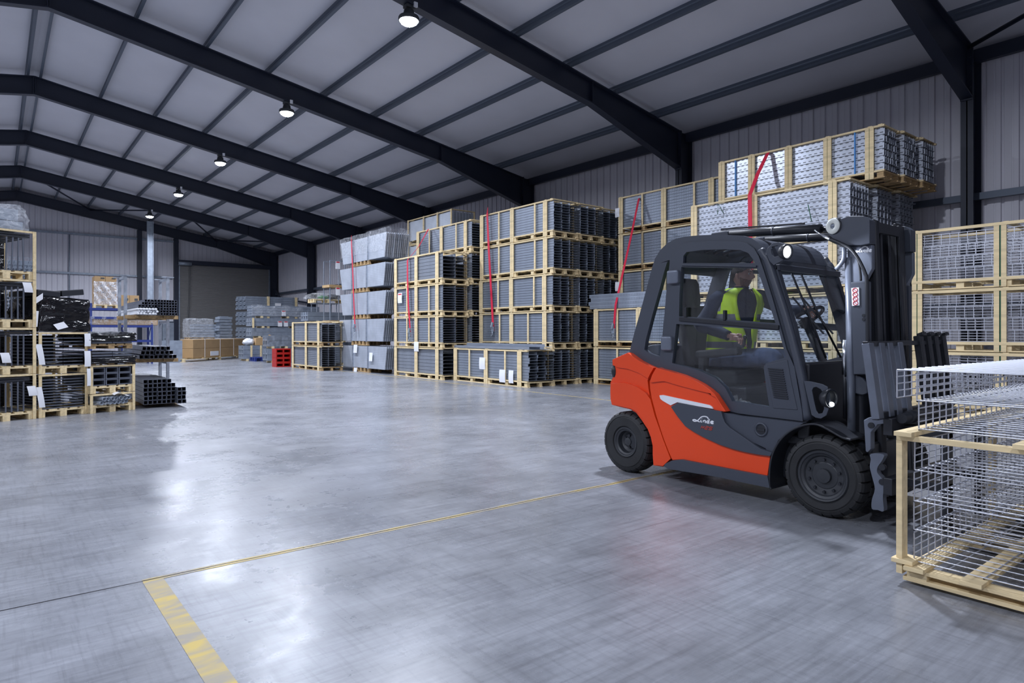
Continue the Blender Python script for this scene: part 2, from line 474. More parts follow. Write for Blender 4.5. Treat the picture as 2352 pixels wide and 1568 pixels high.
# ---- portal frames: I-section rafters with haunches, columns
def i_plate(mb, pts_bot, pts_top, y, web=0.02, fl=0.22, th=0.03):
    # pts along X of bottom/top edge; web plate plus flanges
    ring = [Vector((x, 0, z)) for x, z in pts_bot] + [Vector((x, 0, z)) for x, z in reversed(pts_top)]
    mb.loft([[p + Vector((0, y - web / 2, 0)) for p in ring], [p + Vector((0, y + web / 2, 0)) for p in ring]])
    for pts, s in ((pts_bot, 1), (pts_top, -1)):
        for (xa, za), (xb, zb) in zip(pts, pts[1:]):
            mb.bar((xa, y, za + s * th / 2), (xb, y, zb + s * th / 2), fl, th)
Z_HAUNCH, X_HAUNCH = 6.15, 11.9
for k, y in enumerate(FRAME_Y):
    for sg in (1, -1):
        mx = lambda x: x if sg > 0 else 2 * X_RIDGE - x
        xs = [X_RIDGE, X_HAUNCH, X_COL]
        haunch = y < Y_END - 1
        bot = [(mx(X_RIDGE), Z_APEX), (mx(X_HAUNCH), z_rafter(X_HAUNCH)), (mx(X_COL), Z_HAUNCH)]
        top = [(mx(X_RIDGE), Z_APEX + RAFTER), (mx(X_HAUNCH), z_rafter(X_HAUNCH) + RAFTER), (mx(X_COL), z_rafter(X_COL) + RAFTER)]
        mb = MB(); i_plate(mb, bot, top, y)
        for xx in (X_RIDGE + 0.02, X_HAUNCH):                          # stiffeners and end plates
            zb = z_rafter(xx)
            mb.box((mx(xx) - 0.012, y - 0.1, zb), (mx(xx) + 0.012, y + 0.1, zb + RAFTER))
        mb.box((min(mx(X_COL), mx(X_COL - 0.03)), y - 0.11, Z_HAUNCH - 0.02), (max(mx(X_COL), mx(X_COL - 0.03)), y + 0.11, z_rafter(X_COL) + RAFTER + 0.02))
        for j in range(7):
            for yy in (-0.07, 0.07):
                zb = Z_HAUNCH + 0.08 + j * (z_rafter(X_COL) + RAFTER - Z_HAUNCH - 0.15) / 6
                p = Vector((mx(X_COL - 0.03), y + yy, zb)); q = Vector((mx(X_COL - 0.055), y + yy, zb))
                mb.cyl(p, q, 0.016, 6, smooth=False)
        o = struct('portal_rafter', mb, M['steel_blue'])
        mb = MB(); zt = z_rafter(X_COL) + RAFTER
        xa, xb = sorted((mx(X_COL), mx(X_COL + 0.5)))
        mb.box((xa, y - 0.011, 0), (xb, y + 0.011, zt))
        mb.box((xa, y - 0.11, 0), (xa + 0.025, y + 0.11, zt)); mb.box((xb - 0.025, y - 0.11, 0), (xb, y + 0.11, zt))
        struct('portal_column', mb, M['steel_blue'])
# ---- purlins (sigma section), eaves beams, wall rails
def purlin_mesh(x, y0, y1, sg):
    mb = MB(); z = z_rafter(x) + RAFTER; h = PURLIN_D; a = math.atan(SLOPE) * -sg
    prof = [(-0.04, 0), (0.03, 0), (0.03, 0.012), (-0.028, 0.012), (-0.028, 0.07), (-0.008, 0.09), (-0.008, 0.13), (-0.028, 0.15), (-0.028, h - 0.012), (0.03, h - 0.012), (0.03, h), (-0.04, h), (-0.04, 0.15), (-0.02, 0.13), (-0.02, 0.09), (-0.04, 0.07)]
    ca, sa = math.cos(a), math.sin(a)
    rg = lambda y: [Vector((x + (px * ca - pz * sa), y, z + (px * sa + pz * ca) - 0.005)) for px, pz in prof]
    mb.loft([rg(y0), rg(y1)])
    return mb
for sg in (1, -1):
    for k in range(9):
        x = X_RIDGE + sg * (0.16 + 1.66 * k)
        struct('roof_purlin', purlin_mesh(x, Y_START, Y_END, sg), M['purlin'])
    xe = X_RIDGE + sg * (X_WALL - X_RIDGE - 0.2)
    struct('eaves_beam', MB().box((xe - 0.06, Y_START, 6.97), (xe + 0.06, Y_END, 7.24)), M['steel_blue'])
    for z in (1.9, 4.15):
        struct('wall_rail', MB().box((xe - 0.02, Y_START, z), (xe + 0.1, Y_END, z + 0.14)), M['purlin'])
for z in (3.05, 5.06, 7.46):
    x1 = 9.2 if z < 6 else 9.6
    struct('wall_rail', MB().box((X_LEFT, Y_END - 0.16, z - 0.06), (x1, Y_END - 0.04, z + 0.06)), M['galv_dull'])
for px in (405, 321):                                                  # gable posts
    x = at(px, 700, Y=Y_END - 0.3).x
    struct('gable_column', MB().box((x - 0.13, Y_END - 0.35, 0), (x + 0.13, Y_END - 0.05, z_rafter(x))), M['steel_blue'])
x = at(160, 700, Y=Y_END - 0.3).x
struct('gable_rod', MB().cyl((x, Y_END - 0.1, 3.0), (x, Y_END - 0.1, 7.4), 0.035, 8), M['galv_dull'])
# wind bracing in the last and the first bay, under the purlins
def brace(x0, y0, x1, y1):
    struct('roof_brace', MB().tube([(x0, y0, z_rafter(x0) + RAFTER - 0.12), (x1, y1, z_rafter(x1) + RAFTER - 0.12)], 0.045, 8), M['steel_blue'])
ya, yb = FRAME_Y[-2] + 0.1, FRAME_Y[-1] - 0.1
brace(X_RIDGE, ya, 4.6, yb); brace(8.3, ya, 4.6, yb); brace(8.3, ya, 11.8, yb); brace(15.3, ya, 11.8, yb)
ya, yb = FRAME_Y[0] + 0.1, FRAME_Y[1] - 0.1
brace(15.3, yb, 11.8, ya); brace(8.3, yb, 11.8, ya)
ya, yb = FRAME_Y[-2] + 0.15, FRAME_Y[-1] - 0.15
struct('wall_brace', MB().bar((15.75, yb, 4.6), (15.75, ya, 0.6), 0.1, 0.1).bar((15.75, yb, 4.0), (15.75, ya, 3.3), 0.1, 0.1), M['steel_blue'])

# ---- roller shutter in the far wall
xa, xb = at(412, 700, Y=Y_END - 0.25).x, at(618, 700, Y=Y_END - 0.25).x
ztop = at(500, 612, Y=Y_END - 0.25).z
mb = MB(); nsl = 62; ys = Y_END - 0.22
for i in range(nsl):
    z0, z1 = ztop * i / nsl, ztop * (i + 1) / nsl
    zz = [z0, z0 + (z1 - z0) * 0.18, z0 + (z1 - z0) * 0.3, z0 + (z1 - z0) * 0.85, z1]; dd = [0.02, 0.02, 0, -0.012, 0]
    mb._add([(x, ys + dv, z) for z, dv in zip(zz, dd) for x in (xa, xb)], [(2 * j, 2 * j + 1, 2 * j + 3, 2 * j + 2) for j in range(4)])
mb.box((xa, ys + 0.03, 0), (xb, ys + 0.05, ztop))
door = bpy.data.objects.new('door_1', None); COL.objects.link(door); door.location = ((xa + xb) / 2, ys, 0); door['kind'] = 'structure'
mb.build('shutter_curtain', M['shutter'], door)
for x in (xa - 0.06, xb + 0.06):
    MB().box((x - 0.09, ys - 0.06, 0), (x + 0.09, ys + 0.06, ztop + 0.3)).build('guide_rail', M['galv_dull'], door)
MB().box((xa - 0.15, ys - 0.28, ztop), (xb + 0.15, ys + 0.1, ztop + 0.28)).build('shutter_housing', M['steel_blue'], door, 0.03)
MB().cyl((xa - 0.1, ys - 0.2, ztop + 0.05), (xa + 0.7, ys - 0.2, ztop + 0.05), 0.13, 14).build('drive_motor', M['galv_dull'], door)
MB().tube([(xa + 0.55, ys - 0.25, ztop - 0.1), (xa + 0.5, ys - 0.2, 3.2), (xa + 0.35, ys - 0.2, 1.2), (xa + 0.45, ys - 0.22, 1.2), (xa + 0.58, ys - 0.22, 3.2), (xa + 0.63, ys - 0.25, ztop - 0.1)], 0.012, 5).build('pull_chain', M['lamp_house'], door)
# personnel door beside it
x0, x1 = at(373, 800, Y=Y_END - 0.2).x, at(404, 800, Y=Y_END - 0.2).x
d2 = bpy.data.objects.new('door_2', None); COL.objects.link(d2); d2.location = ((x0 + x1) / 2, Y_END - 0.15, 0); d2['kind'] = 'structure'
MB().box((x0, Y_END - 0.2, 0), (x1, Y_END - 0.1, 2.1)).build('door_leaf', M['galv_dull'], d2, 0.01)
MB().box((x0 - 0.06, Y_END - 0.22, 0), (x0, Y_END - 0.06, 2.18)).box((x1, Y_END - 0.22, 0), (x1 + 0.06, Y_END - 0.06, 2.18)).box((x0, Y_END - 0.22, 2.1), (x1, Y_END - 0.06, 2.18)).build('door_frame', M['purlin'], d2)
MB().bar((x0 + 0.12, Y_END - 0.24, 1.05), (x0 + 0.28, Y_END - 0.24, 1.05), 0.03).bar((x0 + 0.13, Y_END - 0.24, 1.05), (x0 + 0.13, Y_END - 0.18, 1.05), 0.03).build('door_handle', M['galv'], d2)
sx = (x0 + x1) / 2
tag(MB().box((sx - 0.2, Y_END - 0.12, 2.5), (sx + 0.12, Y_END + 0.02, 2.72)).build('exit_sign', emit('lit sign', (0.6, 0.9, 0.75), 1.5), None, 0.01), 'small lit sign on the far wall above the grey personnel door', 'sign')
# galvanised post standing before the far wall
pp = at(345, 690, Y=43.6); zt = at(345, 508, Y=43.6).z
mb = MB(); w = 0.14
for sx in (-1, 1):
    mb.box((pp.x + sx * w - 0.02, 43.5, 0), (pp.x + sx * w + 0.02, 43.75, zt))
mb.box((pp.x - w, 43.61, 0), (pp.x + w, 43.64, zt))
struct('service_column', mb, M['galv_dull'])

# ---- high-bay lamps: fixtures only for the five in view, each under a rafter
for i, (lx, ly) in enumerate(LAMP_SPOTS):
    if lx < 0 or ly < FRAME_Y[2] - 0.1: continue
    k = FRAME_Y.index(ly) - 1
    words = ['', 'nearest and largest', 'second from the front', 'middle', 'second from the far wall', 'farthest'][k] if k < 6 else ''
    t = thing('highbay_lamp_fixture', (lx, ly, LAMP_Z), 'round glowing high-bay lamp under a dark rafter, %s of the five' % words, 'lamp', 'high-bay lamps under the rafters')
    c = Vector((lx, ly, LAMP_Z))
    mb = MB().lathe([(0.0, 0.16), (0.10, 0.16), (0.12, 0.05), (0.2, 0.03), (0.215, 0.0), (0.215, -0.06), (0.19, -0.06), (0.19, -0.03)], c, (0, 0, 1), 28)
    mb.build('lamp_housing', M['lamp_house'], t)
    MB().lathe([(0.0, -0.035), (0.19, -0.035), (0.188, -0.05), (0.165, -0.10), (0.11, -0.135), (0.0, -0.15)], c, (0, 0, 1), 28).build('lamp_lens', M['lens'], t)
    zb = z_rafter(lx)
    MB().bar(c + Vector((0, 0, 0.15)), (lx, ly, zb - 0.04), 0.05).box((lx - 0.09, ly - 0.08, zb - 0.06), (lx + 0.09, ly + 0.08, zb - 0.002)).build('lamp_bracket', M['lamp_house'], t)
    MB().box((lx + 0.05, ly - 0.14, zb - 0.05), (lx + 0.13, ly - 0.1, zb + 0.05)).build('junction_box', M['white'], t)
# ================================================================== TIMBER CRATES OF STEEL ALONG THE RIGHT-HAND WALL
def slots(period, length, rows, hz, stagger=0.0):
    def f(nt, x, y, z):
        out = None
        for i, zc in enumerate(rows):
            mk = math_(nt, 'MULTIPLY', band(nt, rep(nt, y, period, stagger * (i % 2) * period), 0, length / 2), band(nt, z, zc, hz))
            out = mk if out is None else math_(nt, 'MAXIMUM', out, mk)
        return out
    return f
M['chan'] = slotted('grey slotted channel', (0.30, 0.34, 0.41), 0.42, 0.35, slots(0.055, 0.026, (0.022, 0.052), 0.006))
M['chan2'] = slotted('grey folded channel', (0.24, 0.265, 0.31), 0.42, 0.35, slots(0.11, 0.018, (0.05,), 0.005), 0.5)
M['deck'] = slotted('bright punched decking', (0.52, 0.555, 0.63), 0.36, 0.5, slots(0.115, 0.062, (0.038, 0.115), 0.009, 0.5), 0.22)
def grid(nt, x, y, z):
    return math_(nt, 'MAXIMUM', band(nt, rep(nt, y, 0.09), 0, 0.004), band(nt, rep(nt, z, 0.06), 0, 0.004))
M['panel'] = slotted('grey gridded panel', (0.46, 0.50, 0.57), 0.42, 0.3, grid, 0.72)

MESH = {}
def cached(key, fn, m):
    if key not in MESH: MESH[key] = fn().mesh(key[0], m)
    return MESH[key]
def channel_mb(L, w, h, lip=0.14, t=0.004):
    # open C section along Y, its back (web) to the front
    pr = [(0, 0), (w, 0), (w, h * lip), (w - t, h * lip), (w - t, t), (t, t), (t, h - t), (w * 0.10, h - t), (w * 0.10, h), (0, h)]
    return MB().loft([[Vector((x, y, z)) for x, z in pr] for y in (0, L)])
def pallet_mb(L, W, zt=0.13):
    mb = MB()
    for x in (0.0, W / 2 - 0.045, W - 0.09):
        for y in [0.02 + (L - 0.16) * k / 4 for k in range(5)]: mb.box((x, y, 0.022), (x + 0.09, y + 0.12, zt - 0.022))
        mb.box((x, 0, 0), (x + 0.09, L, 0.022))
    for k in range(int(L / 0.32) + 1):
        y = (L - 0.1) * k / int(L / 0.32); mb.box((0, y, zt - 0.022), (W, y + 0.1, zt))
    return mb
NTH = {1: 'lowest crate', 2: 'second crate up', 3: 'third crate up', 4: 'fourth crate up', 5: 'fifth crate up', 6: 'topmost crate'}

def crate(X0, Y0, Z0, L, W, H, label, group, rows=11, cols=3, m='chan', fr=(0.075, 0.53, 1), thin=(0.27, 0.77), lean=0.0, sheets=(), end_out=0.0, straps=True, timber='timber', noposts=False):
    t = thing('steel_profile_crate', (X0 + W / 2, Y0 + L / 2, Z0), label, 'crate', group)
    k = lambda *a: tuple(round(x, 3) if isinstance(x, float) else x for x in a)
    child('pallet', cached(k('pallet', L, W), lambda: pallet_mb(L, W), M['timber_old' if timber == 'timber' and rnd.random() < 0.4 else timber]), t, (X0, Y0, Z0))
    ph = H - 0.015
    pm = cached(k('post', H), lambda: MB().box((-0.025, 0, 0), (0, 0.075, ph)), M[timber])
    tm = cached(k('post', H, 1), lambda: MB().box((-0.022, 0, 0), (0, 0.055, ph - 0.1)), M[timber])
    for fy in (() if noposts else fr):
        y = Y0 + 0.0 + (L - 0.16) * fy
        dx = 0
        for j in (0, 1): child('post', pm, t, (X0, y + 0.085 * j, Z0))
        if straps:
            child('strap', cached(k('strap', H), lambda: MB().box((-0.012, 0, 0.02), (-0.002, 0.011, ph)), M['strap_green']), t, (X0, y + 0.0745, Z0))
        if fy < 0.1 or fy == 1: child('post', pm, t, (X0 + W + 0.025, y + 0.02, Z0))
    for fy in thin: child('post', tm, t, (X0, Y0 + (L - 0.06) * fy, Z0 + 0.1))
    rm = cached(k('rail', L), lambda: MB().box((-0.02, 0, 0), (0.03, L, 0.035)), M[timber])
    for z in (0.12, H - 0.05):
        child('rail', rm, t, (X0 + 0.002, Y0, Z0 + z)); child('rail', rm, t, (X0 + W - 0.02, Y0, Z0 + z))
    bm_ = cached(k('batten', W), lambda: MB().box((-0.02, 0, 0), (W + 0.02, 0.08, 0.028)), M[timber])
    for fy in (0.0,) + tuple(fr): child('batten', bm_, t, (X0, Y0 + 0.03 + (L - 0.14) * fy, Z0 + H - 0.03))
    z0, z1 = 0.165, H - 0.055
    p = (z1 - z0) / rows; w = (W - 0.06) / cols
    pr = cached(k('steel_profile', L, w, p, m), lambda: channel_mb(L - 0.06, w - 0.012, p - 0.009), M[m])
    for r in range(rows):
        for c in range(cols):
            child('steel_profile', pr, t, (X0 + 0.035 + c * w, Y0 + 0.03 - end_out * rnd.random() + rnd.uniform(-0.006, 0.006), Z0 + z0 + r * p))
    for (fy, z, w_, h_, red) in sheets:
        y = Y0 + L * fy
        mb = MB().sheet(lambda u, v: Vector((X0 - 0.03 - 0.012 * math.sin(v * 3), y + (u - 0.5) * w_, Z0 + z - v * h_)), 3, 3)
        if red: mb.mat(1).box((X0 - 0.036, y - w_ * 0.4, Z0 + z - h_ * 0.22), (X0 - 0.031, y + w_ * 0.4, Z0 + z - h_ * 0.08))
        mb.build('label_sheet', [M['paper'], M['red_print']], t)
    return t

# ---- tall stack in the middle of the row, red strap in front: three rows deep, five high
GA = 'timber crates of grey channels in the middle tall stack'
for r in range(3):
    X0 = 11.73 + 1.01 * r
    for k in range(5):
        rowname = ['aisle-side row', 'second row', 'wall-side row'][r]
        crate(X0, 13.04 + (0.0, 0.03, 0.1)[r] + rnd.uniform(-0.03, 0.03), 1.006 * k, 3.35, 0.935 if r < 2 else 0.9, 1.0,
              'timber crate of grey channels, %s in the middle tall stack, %s' % (['lowest', 'second up', 'third up', 'fourth up', 'topmost'][k], rowname), GA,
              rows=11, cols=3 if r < 2 else 3, thin=((0.22, 0.72) if k > 1 else (0.3, 0.7)) if r == 0 else (), end_out=0.02,
              sheets=((-0.012, 0.8, 0.1, 0.2, 0),) if (r == 0 and False) else ())
crate(10.73, 12.9, 0, 3.42, 0.93, 0.97, 'single-height timber crate of channels before the middle tall stack, loose channels on top', 'low crates at the aisle',
      rows=10, cols=3, end_out=0.07, sheets=((0.30, 0.42, 0.26, 0.34, 0), (0.19, 0.42, 0.2, 0.34, 0), (0.57, 0.72, 0.28, 0.33, 0)))
for j, (dx, dy, dz) in enumerate(((0.02, -0.05, 0.0), (0.34, -0.1, 0.0), (0.64, 0.08, 0.0), (0.2, -0.45, 0.075))):
    o = link('steel_channel', cached(('steel_channel', 3.5), lambda: channel_mb(3.5, 0.27, 0.072), M['chan']))
    o.location = (10.76 + dx, 12.95 + dy, 0.972 + dz)
    tag(o, ['loose grey channel on the low aisle crate, at its front edge', 'loose grey channel on the low aisle crate, middle of three side by side',
            'loose grey channel on the low aisle crate, rearmost of three side by side', 'loose grey channel on top of the others on the low aisle crate'][j], 'steel channel', 'loose channels on the low crate')

# ---- stack to its left, nearer the aisle
GB = 'timber crates in the stack left of the middle one'
for k in range(4):
    sm = k in (0, 3)
    crate(10.43, 16.5, 0.968 * k, 2.95, 0.95, 0.962, 'timber crate of %s, %s of four in the stack left of the middle one' % ('smooth profiles' if sm else 'channels', ['lowest', 'second up', 'third up', 'topmost'][k]), GB,
          rows=7 if sm else 10, cols=2, m='chan2' if sm else 'chan', fr=(0.075, 0.52, 1), thin=() if sm else (0.25, 0.72), straps=False,
          sheets=((0.86, 0.78, 0.28, 0.33, 1),) if k == 2 else (((0.50, 0.16, 0.28, 0.3, 0),) if k == 1 else ()))
for k in range(5):
    crate(11.48, 16.5, 0.984 * k, 3.3, 0.95, 0.978, 'timber crate of channels, %s of five, behind the four-high stack' % ['lowest', 'second up', 'third up', 'fourth up', 'topmost'][k], GB + ', second row',
          rows=10, cols=2, fr=(0.075, 0.52, 1), thin=(0.25, 0.75))
def panel_crate(X0, Y0, Z0, L, W, H, label, group, n=7, sheets=0):
    t = thing('mesh_panel_crate', (X0 + W / 2, Y0 + L / 2, Z0), label, 'crate', group)
    child('pallet', cached(('pallet', L, W), lambda: pallet_mb(L, W), M['timber']), t, (X0, Y0, Z0))
    pm = cached(('post', H), lambda: MB().box((-0.025, 0, 0), (0, 0.075, H - 0.015)), M['timber'])
    for fy in (0, 0.3, 0.62, 1): child('post', pm, t, (X0, Y0 + (L - 0.08) * fy, Z0)); child('post', pm, t, (X0 + W + 0.025, Y0 + (L - 0.08) * fy, Z0))
    for fy in (0, 0.3, 0.62, 1):
        child('batten', cached(('batten', W), lambda: MB().box((-0.02, 0, 0), (W + 0.02, 0.08, 0.028)), M['timber']), t, (X0, Y0 + (L - 0.08) * fy, Z0 + H - 0.03))
    child('rail', cached(('rail', L), lambda: MB().box((-0.02, 0, 0), (0.03, L, 0.035)), M['timber']), t, (X0, Y0, Z0 + H - 0.05))
    w = (W - 0.05) / n
    pn = cached(('mesh_panel', L, H, w), lambda: MB().box((0, 0, 0), (w - 0.03, L - 0.06, H - 0.22)), M['panel'])
    for i in range(n): child('mesh_panel', pn, t, (X0 + 0.03 + i * w, Y0 + 0.03, Z0 + 0.14))
    return t
for k in range(6):
    panel_crate(12.47, 19.1, 0.957 * k, 3.1, 0.95, 0.951, 'timber crate of upright mesh panels, %s in the six-high stack by the wall' % ['lowest', 'second up', 'third up', 'fourth up', 'fifth up', 'topmost'][k], 'crates of mesh panels by the wall')

# ---- panel bundles with slanted ends, wrapped on top, five high
def bundle(X0, Y0, Z0, L, W, H, k, label):
    t = thing('panel_bundle', (X0 + W / 2, Y0 + L / 2, Z0), label, 'panel bundle', 'bundles of grey mesh panels on small pallets')
    pl = cached(('small_pallet', 1.35, W), lambda: pallet_mb(1.35, W, 0.15), M['timber_old'])
    child('pallet', pl, t, (X0, Y0 + 1.35, Z0))
    n = 12; w = W / n; h = H - 0.17
    def panel():
        mb = MB()                       # trapezoid panel: longer at the top, a turned rim round the edge
        pts = [(0.16, 0), (L - 0.22, 0), (L, h), (0.0, h)]
        out = lambda x: [Vector((x, y, z)) for y, z in pts]
        c = Vector((0, L / 2, h / 2)); inn = lambda x, s=0.04: [Vector((x, y + (s if y < L / 2 else -s), z + (s if z < h / 2 else -s))) for y, z in pts]
        mb.loft([out(0), out(0.034)], cap0=True, cap1=False); mb.loft([out(0.034), inn(0.034), inn(0.010)], cap0=False)
        return mb
    pm = cached(('mesh_panel', L, W, H), panel, M['panel'])
    for i in range(n): child('mesh_panel', pm, t, (X0 + i * w, Y0 + rnd.uniform(-0.015, 0.015), Z0 + 0.155))
    fr = cached(('tie_bar', H, W), lambda: MB().bar((-0.02, 0, 0.0), (-0.02, 0, h + 0.02), 0.04).bar((-0.02, 0, h + 0.0), (W + 0.02, 0, h + 0.0), 0.04).bar((W + 0.02, 0, 0), (W + 0.02, 0, h + 0.02), 0.04), M['galv'])
    for y in (1.40, 2.64): child('tie_bar', fr, t, (X0, Y0 + y, Z0 + 0.13))
    return t
for k in range(5):
    b = bundle(10.4, 19.95 + (0.0, 0.12, 0.04, 0.1, 0.0)[k], 0.962 * k, 3.75, 0.92, 0.955 if k < 4 else 1.0, k, 'bundle of upright grey mesh panels with slanted ends, %s of five%s' % (['lowest', 'second up', 'third up', 'fourth up', 'topmost'][k], ', wrapped in clear film' if k == 4 else ''))
    X0, Y0, Z0 = 10.4, 19.95, 0.962 * k
    if k == 0:
        for y, z, w, h in ((1.1, 0.72, 0.26, 0.3), (2.35, 0.98, 0.3, 0.3), (2.35, 0.14, 0.26, 0.22)):
            MB().sheet(lambda u, v: Vector((X0 - 0.045 - 0.02 * v, Y0 + y + (u - .5) * w, Z0 + z - v * h)), 2, 3).build('label_sheet', M['paper'], b)
    if k == 4:
        def wrap(u, v):
            L, h = 3.78, 0.86
            per = [(-0.03, 0.75), (-0.04, 0.3), (-0.035, -0.02), (0.25, -0.1), (0.6, -0.1), (0.95, 0.02)]
            i = min(int(v * 5), 4); f = v * 5 - i
            x = per[i][0] * (1 - f) + per[i + 1][0] * f; zz = per[i][1] * (1 - f) + per[i + 1][1] * f
            s = 0.14 * (1 - min(1, max(0, (0.86 - zz) / 0.86)))
            y = u * L; return Vector((X0 + x + 0.012 * math.sin(u * 37 + v * 11), Y0 - 0.02 + y + (0.18 * (u - 0.5) * -1) * (zz > 0.5), Z0 + 0.16 + h - zz * h * 0.95 + 0.012 * math.sin(u * 23) + (0.1 if zz < 0 else 0)))
        MB().sheet(wrap, 40, 10).build('stretch_film', M['film'], b)
        def endw(u, v):
            return Vector((X0 - 0.04 + u * 1.0, Y0 - 0.03 - 0.05 * math.sin(u * 9) * v + 0.22 * (1 - v), Z0 + 0.14 + v * 1.0 + 0.03 * math.sin(u * 14)))
        MB().sheet(endw, 14, 8).build('stretch_film', M['film'], b)

# ---- two low crates at the far end of the row
for k in range(2):
    crate(9.5, 23.4, 0.93 * k, 3.0, 0.85, 0.92, ['lower', 'upper'][k] + ' of two timber crates of plain grey channels beside the red bins', 'two low crates beside the red bins', rows=10, cols=3, m='chan2', fr=(0.06, 0.5, 1), thin=(), straps=False)

# ---- stacks behind the truck
GF = 'timber crates of channels left of the truck cab'
for k in range(5):
    crate(14.08, 9.4, 1.062 * k, 3.42, 0.96, 1.055, 'timber crate of channels, %s of five by the wall, left of the decking' % ['lowest', 'second up', 'third up', 'fourth up', 'topmost'][k], GF,
          rows=11, cols=2, thin=(0.24, 0.75), sheets=((1.01, 0.75, 0.16, 0.26, 0),) if k in (2, 4) else ())
for k in range(2):
    crate(13.05, 9.4, 1.04 * k, 3.4, 0.96, 1.03, 'timber crate of grey channels, %s of two just behind the orange truck rear' % ['lower', 'upper'][k], 'low crates behind the truck rear', rows=11, cols=2, thin=(0.25, 0.75),
          sheets=((0.45, 0.62, 0.12, 0.36, 1),) if k == 1 else ())
for i in range(4):
    for j in range(2):
        o = link('steel_channel', cached(('steel_channel', 3.6, 0.3), lambda: channel_mb(3.6, 0.3, 0.098), M['chan']))
        o.location = (13.06 + j * 0.32, 9.38 + (0, 0.05, -0.04, 0.02)[i], 2.072 + i * 0.1)
        tag(o, 'loose grey channel on the low crates behind the truck, %s layer, %s' % (['lowest', 'second', 'third', 'top'][i], ['front edge', 'second from the front'][j]), 'steel channel', 'loose channels behind the truck')
# bright decking behind the cab
GG = 'timber crates of bright punched decking behind the truck'
for k in range(4):
    crate(12.6, 5.66, 1.086 * k, 3.58, 0.95, 1.08, 'timber crate of bright punched decking, %s of four behind the truck cab' % ['lowest', 'second up', 'third up', 'topmost'][k], GG, rows=6, cols=7, m='deck', fr=(0.075, 0.56, 1), thin=(),
          sheets=((0.9, 0.95, 0.2, 0.2, 0), (0.93, 0.8, 0.17, 0.28, 0)) if k == 1 else ())
for r in range(2):
    for k in range(4):
        crate(13.62 + 0.92 * r, 5.6 - 0.06 * r, 1.086 * k, 3.5, 0.85, 1.08, 'timber crate of decking, %s, %s of the stack behind the mast' % (['lowest', 'second up', 'third up', 'topmost'][k], ['second row', 'row at the wall'][r]), GG + ', rear rows',
              rows=6, cols=5, m='deck', fr=(0, 1), thin=(), end_out=0.015, noposts=True)
for r in range(3):
    t = crate(13.18 + 0.765 * r, 5.3 - 0.06 * r, 4.35, 3.6 , 0.69, 1.02, 'timber crate of bright decking topping the stack behind the truck, %s' % ['aisle side', 'middle', 'wall side'][r], 'topmost crates of bright decking',
              rows=6, cols=7, m='deck', fr=(0.055, 0.29, 0.53, 0.78, 1) if r == 0 else (0, 1), thin=(), end_out=0.015, noposts=r > 0)
    if r == 0:
        for fy in (0.15, 0.88): child('strap', cached(('strap', 'blue'), lambda: MB().box((-0.006, 0, 0.13), (0.034, 0.02, 0.98)), M['strap_blue']), t, (13.18, 5.3 + 3.6 * fy, 4.35))

# ---- crates of wire trays beyond the mast
def wire_tray(L, W, h, r, sy, sz, sx):
    mb = MB(); bar = lambda p, q: mb.bar(p, q, r)
    ny, nx, nz = int(L / sy), int(W / sx), int(h / sz)
    for x in (0, W):
        for k in range(nz + 1): bar((x, 0, h * k / nz), (x, L, h * k / nz))
        for k in range(ny + 1): bar((x, L * k / ny, 0), (x, L * k / ny, h))
    for y in (0, L):
        for k in range(nz + 1): bar((0, y, h * k / nz), (W, y, h * k / nz))
        for k in range(nx + 1): bar((W * k / nx, y, 0), (W * k / nx, y, h))
    for k in range(1, ny): bar((0, L * k / ny, 0), (W, L * k / ny, 0))
    for k in range(1, nx): bar((W * k / nx, 0, 0), (W * k / nx, L, 0))
    return mb
for k in range(3):
    Z0 = 1.087 * k; X0, Y0, L, W, H = 13.1, 1.95, 2.85, 1.0, 1.08
    t = thing('wire_tray_crate', (X0 + W / 2, Y0 + L / 2, Z0), 'timber crate of zinc wire trays right of the truck mast, %s of three' % ['lowest', 'middle', 'topmost'][k], 'crate', 'crates of wire trays right of the mast')
    child('pallet', cached(('pallet', L, W), lambda: pallet_mb(L, W), M['timber']), t, (X0, Y0, Z0))
    pm = cached(('post', H), lambda: MB().box((-0.03, 0, 0), (0, 0.085, H - 0.005)), M['timber'])
    for y in (0, 0.09, 1.43, 1.53, L - 0.17, L - 0.08):
        child('post', pm, t, (X0, Y0 + y, Z0))
    for y in (0.085, 1.515, L - 0.085): child('strap', cached(('strap', H, 'g'), lambda: MB().box((-0.018, 0, 0.02), (-0.002, 0.014, H)), M['strap_green']), t, (X0, Y0 + y - 0.004, Z0))
    for z in (0.115, H - 0.06):
        for x in (X0 - 0.002, X0 + W): child('rail', cached(('rail', L, 2), lambda: MB().box((-0.026, 0, 0), (0.02, L, 0.05)), M['timber']), t, (x, Y0, Z0 + z))
    for y in (0.0, 1.4, L - 0.1): child('batten', cached(('batten', W), lambda: MB().box((-0.02, 0, 0), (W + 0.02, 0.08, 0.028)), M['timber']), t, (X0, Y0 + y, Z0 + H - 0.03))
    for j in range(4):
        child('wire_tray', cached(('wire_tray', L), lambda: wire_tray(L - 0.08, W - 0.06, 0.19, 0.009, 0.13, 0.0475, 0.2), M['wire']), t, (X0 + 0.03, Y0 + 0.04 + rnd.uniform(-0.03, 0.03), Z0 + 0.17 + j * 0.205))

